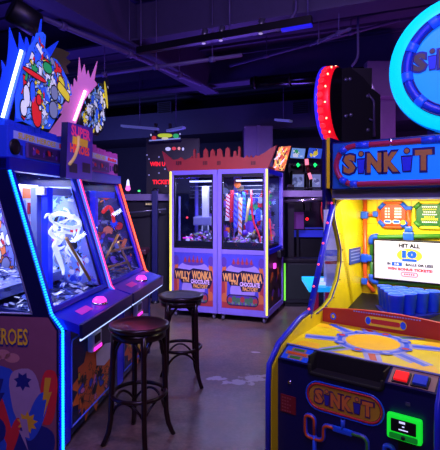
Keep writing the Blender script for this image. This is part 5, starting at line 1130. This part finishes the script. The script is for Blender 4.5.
# counter, metal rail, blue-lit table, purple panel
e = thing('bar_counter', 'high counter with pale violet edge and polished metal rail right of the candy cabinets', 'counter', WORLD, (1.35, 7.35, 0)); L = lambda px, py, Y: W(px, py, Y) - Vector((1.35, 7.35, 0))
mb = MB(); p, q = L(280, 197, 7.35), L(345, 190.5, 7.35); mb.box(p.x, q.x, 0, .35, p.z, q.z, M('counter_edge', (170, 152, 192), .4), .01); mb.build('counter_top', e)
mb = MB(); mb.tube([L(280, 202, 7.22), L(345, 198, 7.28)], .028, M('rail_steel', (190, 175, 190), .2, .9), 12); mb.build('foot_rail', e)
mb = MB(); mb.tube([L(280, 188, 7.45), L(345, 188, 7.45)], .016, BLACK, 8); mb.build('upper_rail', e)
for px in (291, 340):
    mb = MB(); a_ = L(px, 197, 7.45); mb.box(a_.x - .05, a_.x + .05, .1, .2, 0, q.z + .1, BLACK); mb.build('post', e)
e = thing('purple_panel', 'dim purple lit panel under the high counter', 'panel', WORLD, tuple(W(298, 220, 7.76).xy) + (0,)); mb = MB(); z0, z1 = W(298, 229, 7.76).z, W(298, 212, 7.76).z
mb.box(-.1, .1, 0, .03, z0, z1, M('panel_purple_glow', (100, 40, 120), .4, emit=.3), .004); mb.build('glow_face', e); mb = MB(); mb.box(-.12, .12, .03, .06, z0 - .02, z1 + .02, BLACK); mb.build('frame', e); mb = MB(); mb.box(-.02, .02, .03, .06, 0, z0 - .02, BLACK); mb.build('foot_post', e)
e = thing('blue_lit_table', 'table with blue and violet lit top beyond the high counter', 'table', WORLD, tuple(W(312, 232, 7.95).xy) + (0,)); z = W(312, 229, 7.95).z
mb = MB(); mb.box(-.38, .30, 0, .6, z - .02, z + .0, M('table_edge', (20, 22, 60), .4), .01); tt = mb.build('tabletop', e); mb = MB(); mb.face([(-.36, .02, z + .002), (.28, .02, z + .002), (.28, .58, z + .002), (-.36, .58, z + .002)], M('table_blue_glow', (50, 60, 210), .3, emit=.45)); mb.build('glow_surface', tt, recalc=False); mb = MB(); z2 = W(312, 236, 7.95).z; mb.box(-.36, .28, .01, .05, z2 - .02, z - .021, M('added_skirt_glow', (44, 50, 190), .3, emit=.5)); mb.build('lit_apron', e); mb = MB(); mb.box(-.3, .22, .1, .5, 0, z - .05, BLACK); mb.build('pedestal', e)  # glowing skirt is added, stands in for the glow of the tabletop
mb = MB(); c = Vector((-.02, 1.0, W(309, 219, 8.5).z)); mb.box(c.x - .2, c.x + .2, .55, .60, z, c.z + .15, BLACK); bk = mb.build('back_board', e)
for dx in (-.04, .04):
    mb = MB(); mb.lathe([(0, .535), (.025, .538), (.03, .55)], M('red_eye_glow', (255, 30, 40), .4, emit=1.6), (c.x + dx, 0, c.z), 'y', 12); mb.build('red_lamp', bk)
e = thing('red_cord', 'red cord hanging under the high counter beside the raked blue rail', 'cord'); mb = MB(); mb.tube(arc_path([W(322, 202, 7.1), W(321, 213, 7.1), W(324, 224, 7.1), W(329, 227, 7.1)], .08), .012, M('cord_red', (190, 40, 44), .4, emit=.15), 8); mb.build('cord', e)
# black low unit with green edge
p = W(283.5, 262, 6.9); q = W(330, 308, 6.9); e = thing('low_cabinet', 'low black cabinet with a green light strip down its edge, past the candy cabinets', 'cabinet', WORLD, ((p.x + q.x) / 2, 6.9, 0)); hw = (q.x - p.x) / 2
mb = MB(); mb.box(-hw, hw, 0, .2, .06, p.z, M('unit_black', (26, 30, 34), .4), .01); mb.box(-hw + .03, hw - .03, .03, .17, 0, .06, BLACK); mb.build('body', e)
mb = MB(); mb.box(-hw - .006, hw + .02, -.02, .22, p.z, p.z + .05, BLACK, .006); mb.build('worktop', e)
mb = MB(); mb.box(-hw + .005, -hw + .03, -.014, -.001, .1, p.z - .02, M('green_strip_glow', (110, 225, 60), .4, emit=1.1), .003); mb.build('green_strip', e)
mb = MB(); mb.box(-hw + .06, hw - .03, -.008, .0, .12, p.z - .03, M('unit_door', (30, 40, 36), .4), .004); mb.build('door', e)

# ================================================================== LIGHT
def aim(o, to):
    d = Vector(to) - o.location; o.rotation_euler = d.to_track_quat('-Z', 'Y').to_euler(); return o
VL = (120, 80, 255)  # the violet lights below are added fills, out of view, not room fittings
aim(area_lamp('violet_fill', (0.3, 1.2, 3.7), (0, 0, 0), (1.2, .5), 44, (225, 180, 235)), (.0, 4.2, 0))
aim(area_lamp('violet_fill', (-.3, -1.2, 3.4), (0, 0, 0), (1.2, .6), 38, (205, 165, 250)), (-.3, 3.2, .6))
aim(area_lamp('violet_fill', (.2, 7.9, 1.9), (0, 0, 0), (1.4, .4), 32, VL), (.0, 6.2, 3.95))
aim(area_lamp('violet_fill', (-2.6, 5.6, 2.0), (0, 0, 0), (.8, .8), 26, (100, 75, 255)), (-1.0, 5.6, 3.95))
aim(area_lamp('violet_fill', (0.6, 1.2, 2.5), (0, 0, 0), (.8, .4), 30, (110, 70, 255)), (.5, 4.4, 3.9))
aim(area_lamp('violet_fill', (2.7, 5.2, 1.6), (0, 0, 0), (.4, .4), 24, (195, 100, 240)), (2.1, 6.2, 2.6))
aim(area_lamp('blue_fill', (-.2, 1.2, 3.2), (0, 0, 0), (.5, .3), 16, (60, 80, 255)), (-1.2, 3.6, 1.8))  # added unseen fill, turns the left cabinet fronts bluer
aim(area_lamp('violet_fill', (-.1, 2.7, 3.25), (0, 0, 0), (.3, .3), 38, (200, 185, 255), None, 60), (.0, 6.2, .9))
aim(area_lamp('back_wall_fill', (-2.9, 7.9, 2.4), (0, 0, 0), (.4, .3), 40, (130, 140, 255)), (-2.2, 9.6, 1.9))  # added fill hidden from the camera, lifts the dim back wall
aim(area_lamp('counter_fill', (1.9, 5.9, 3.1), (0, 0, 0), (.2, .2), 8, (190, 160, 235), None, 90), (1.25, 7.4, 1.6))  # added fill behind the black housing, brightens the counter edge
wd = bpy.data.worlds.new('World'); sc.world = wd; wd.use_nodes = True
bg = wd.node_tree.nodes['Background']; bg.inputs[0].default_value = (.12, .08, .35, 1); bg.inputs[1].default_value = .02

# ================================================================== CAMERA
cam = bpy.data.cameras.new('camera'); co = bpy.data.objects.new('camera', cam); COL.objects.link(co)
co.location = (0, 0, EYE); co.rotation_euler = (PI / 2, 0, 0)
cam.sensor_fit = 'HORIZONTAL'; cam.sensor_width = 36; cam.lens = 36 * FPX / 440
cam.shift_y = -(225 - HY) / 440; cam.clip_start = .05
sc.camera = co
sc.view_settings.view_transform = 'Standard'; sc.view_settings.look = 'None'; sc.view_settings.exposure = 0; sc.view_settings.gamma = 1
sc.view_settings.use_curve_mapping = False
sc.cycles.use_denoising = True
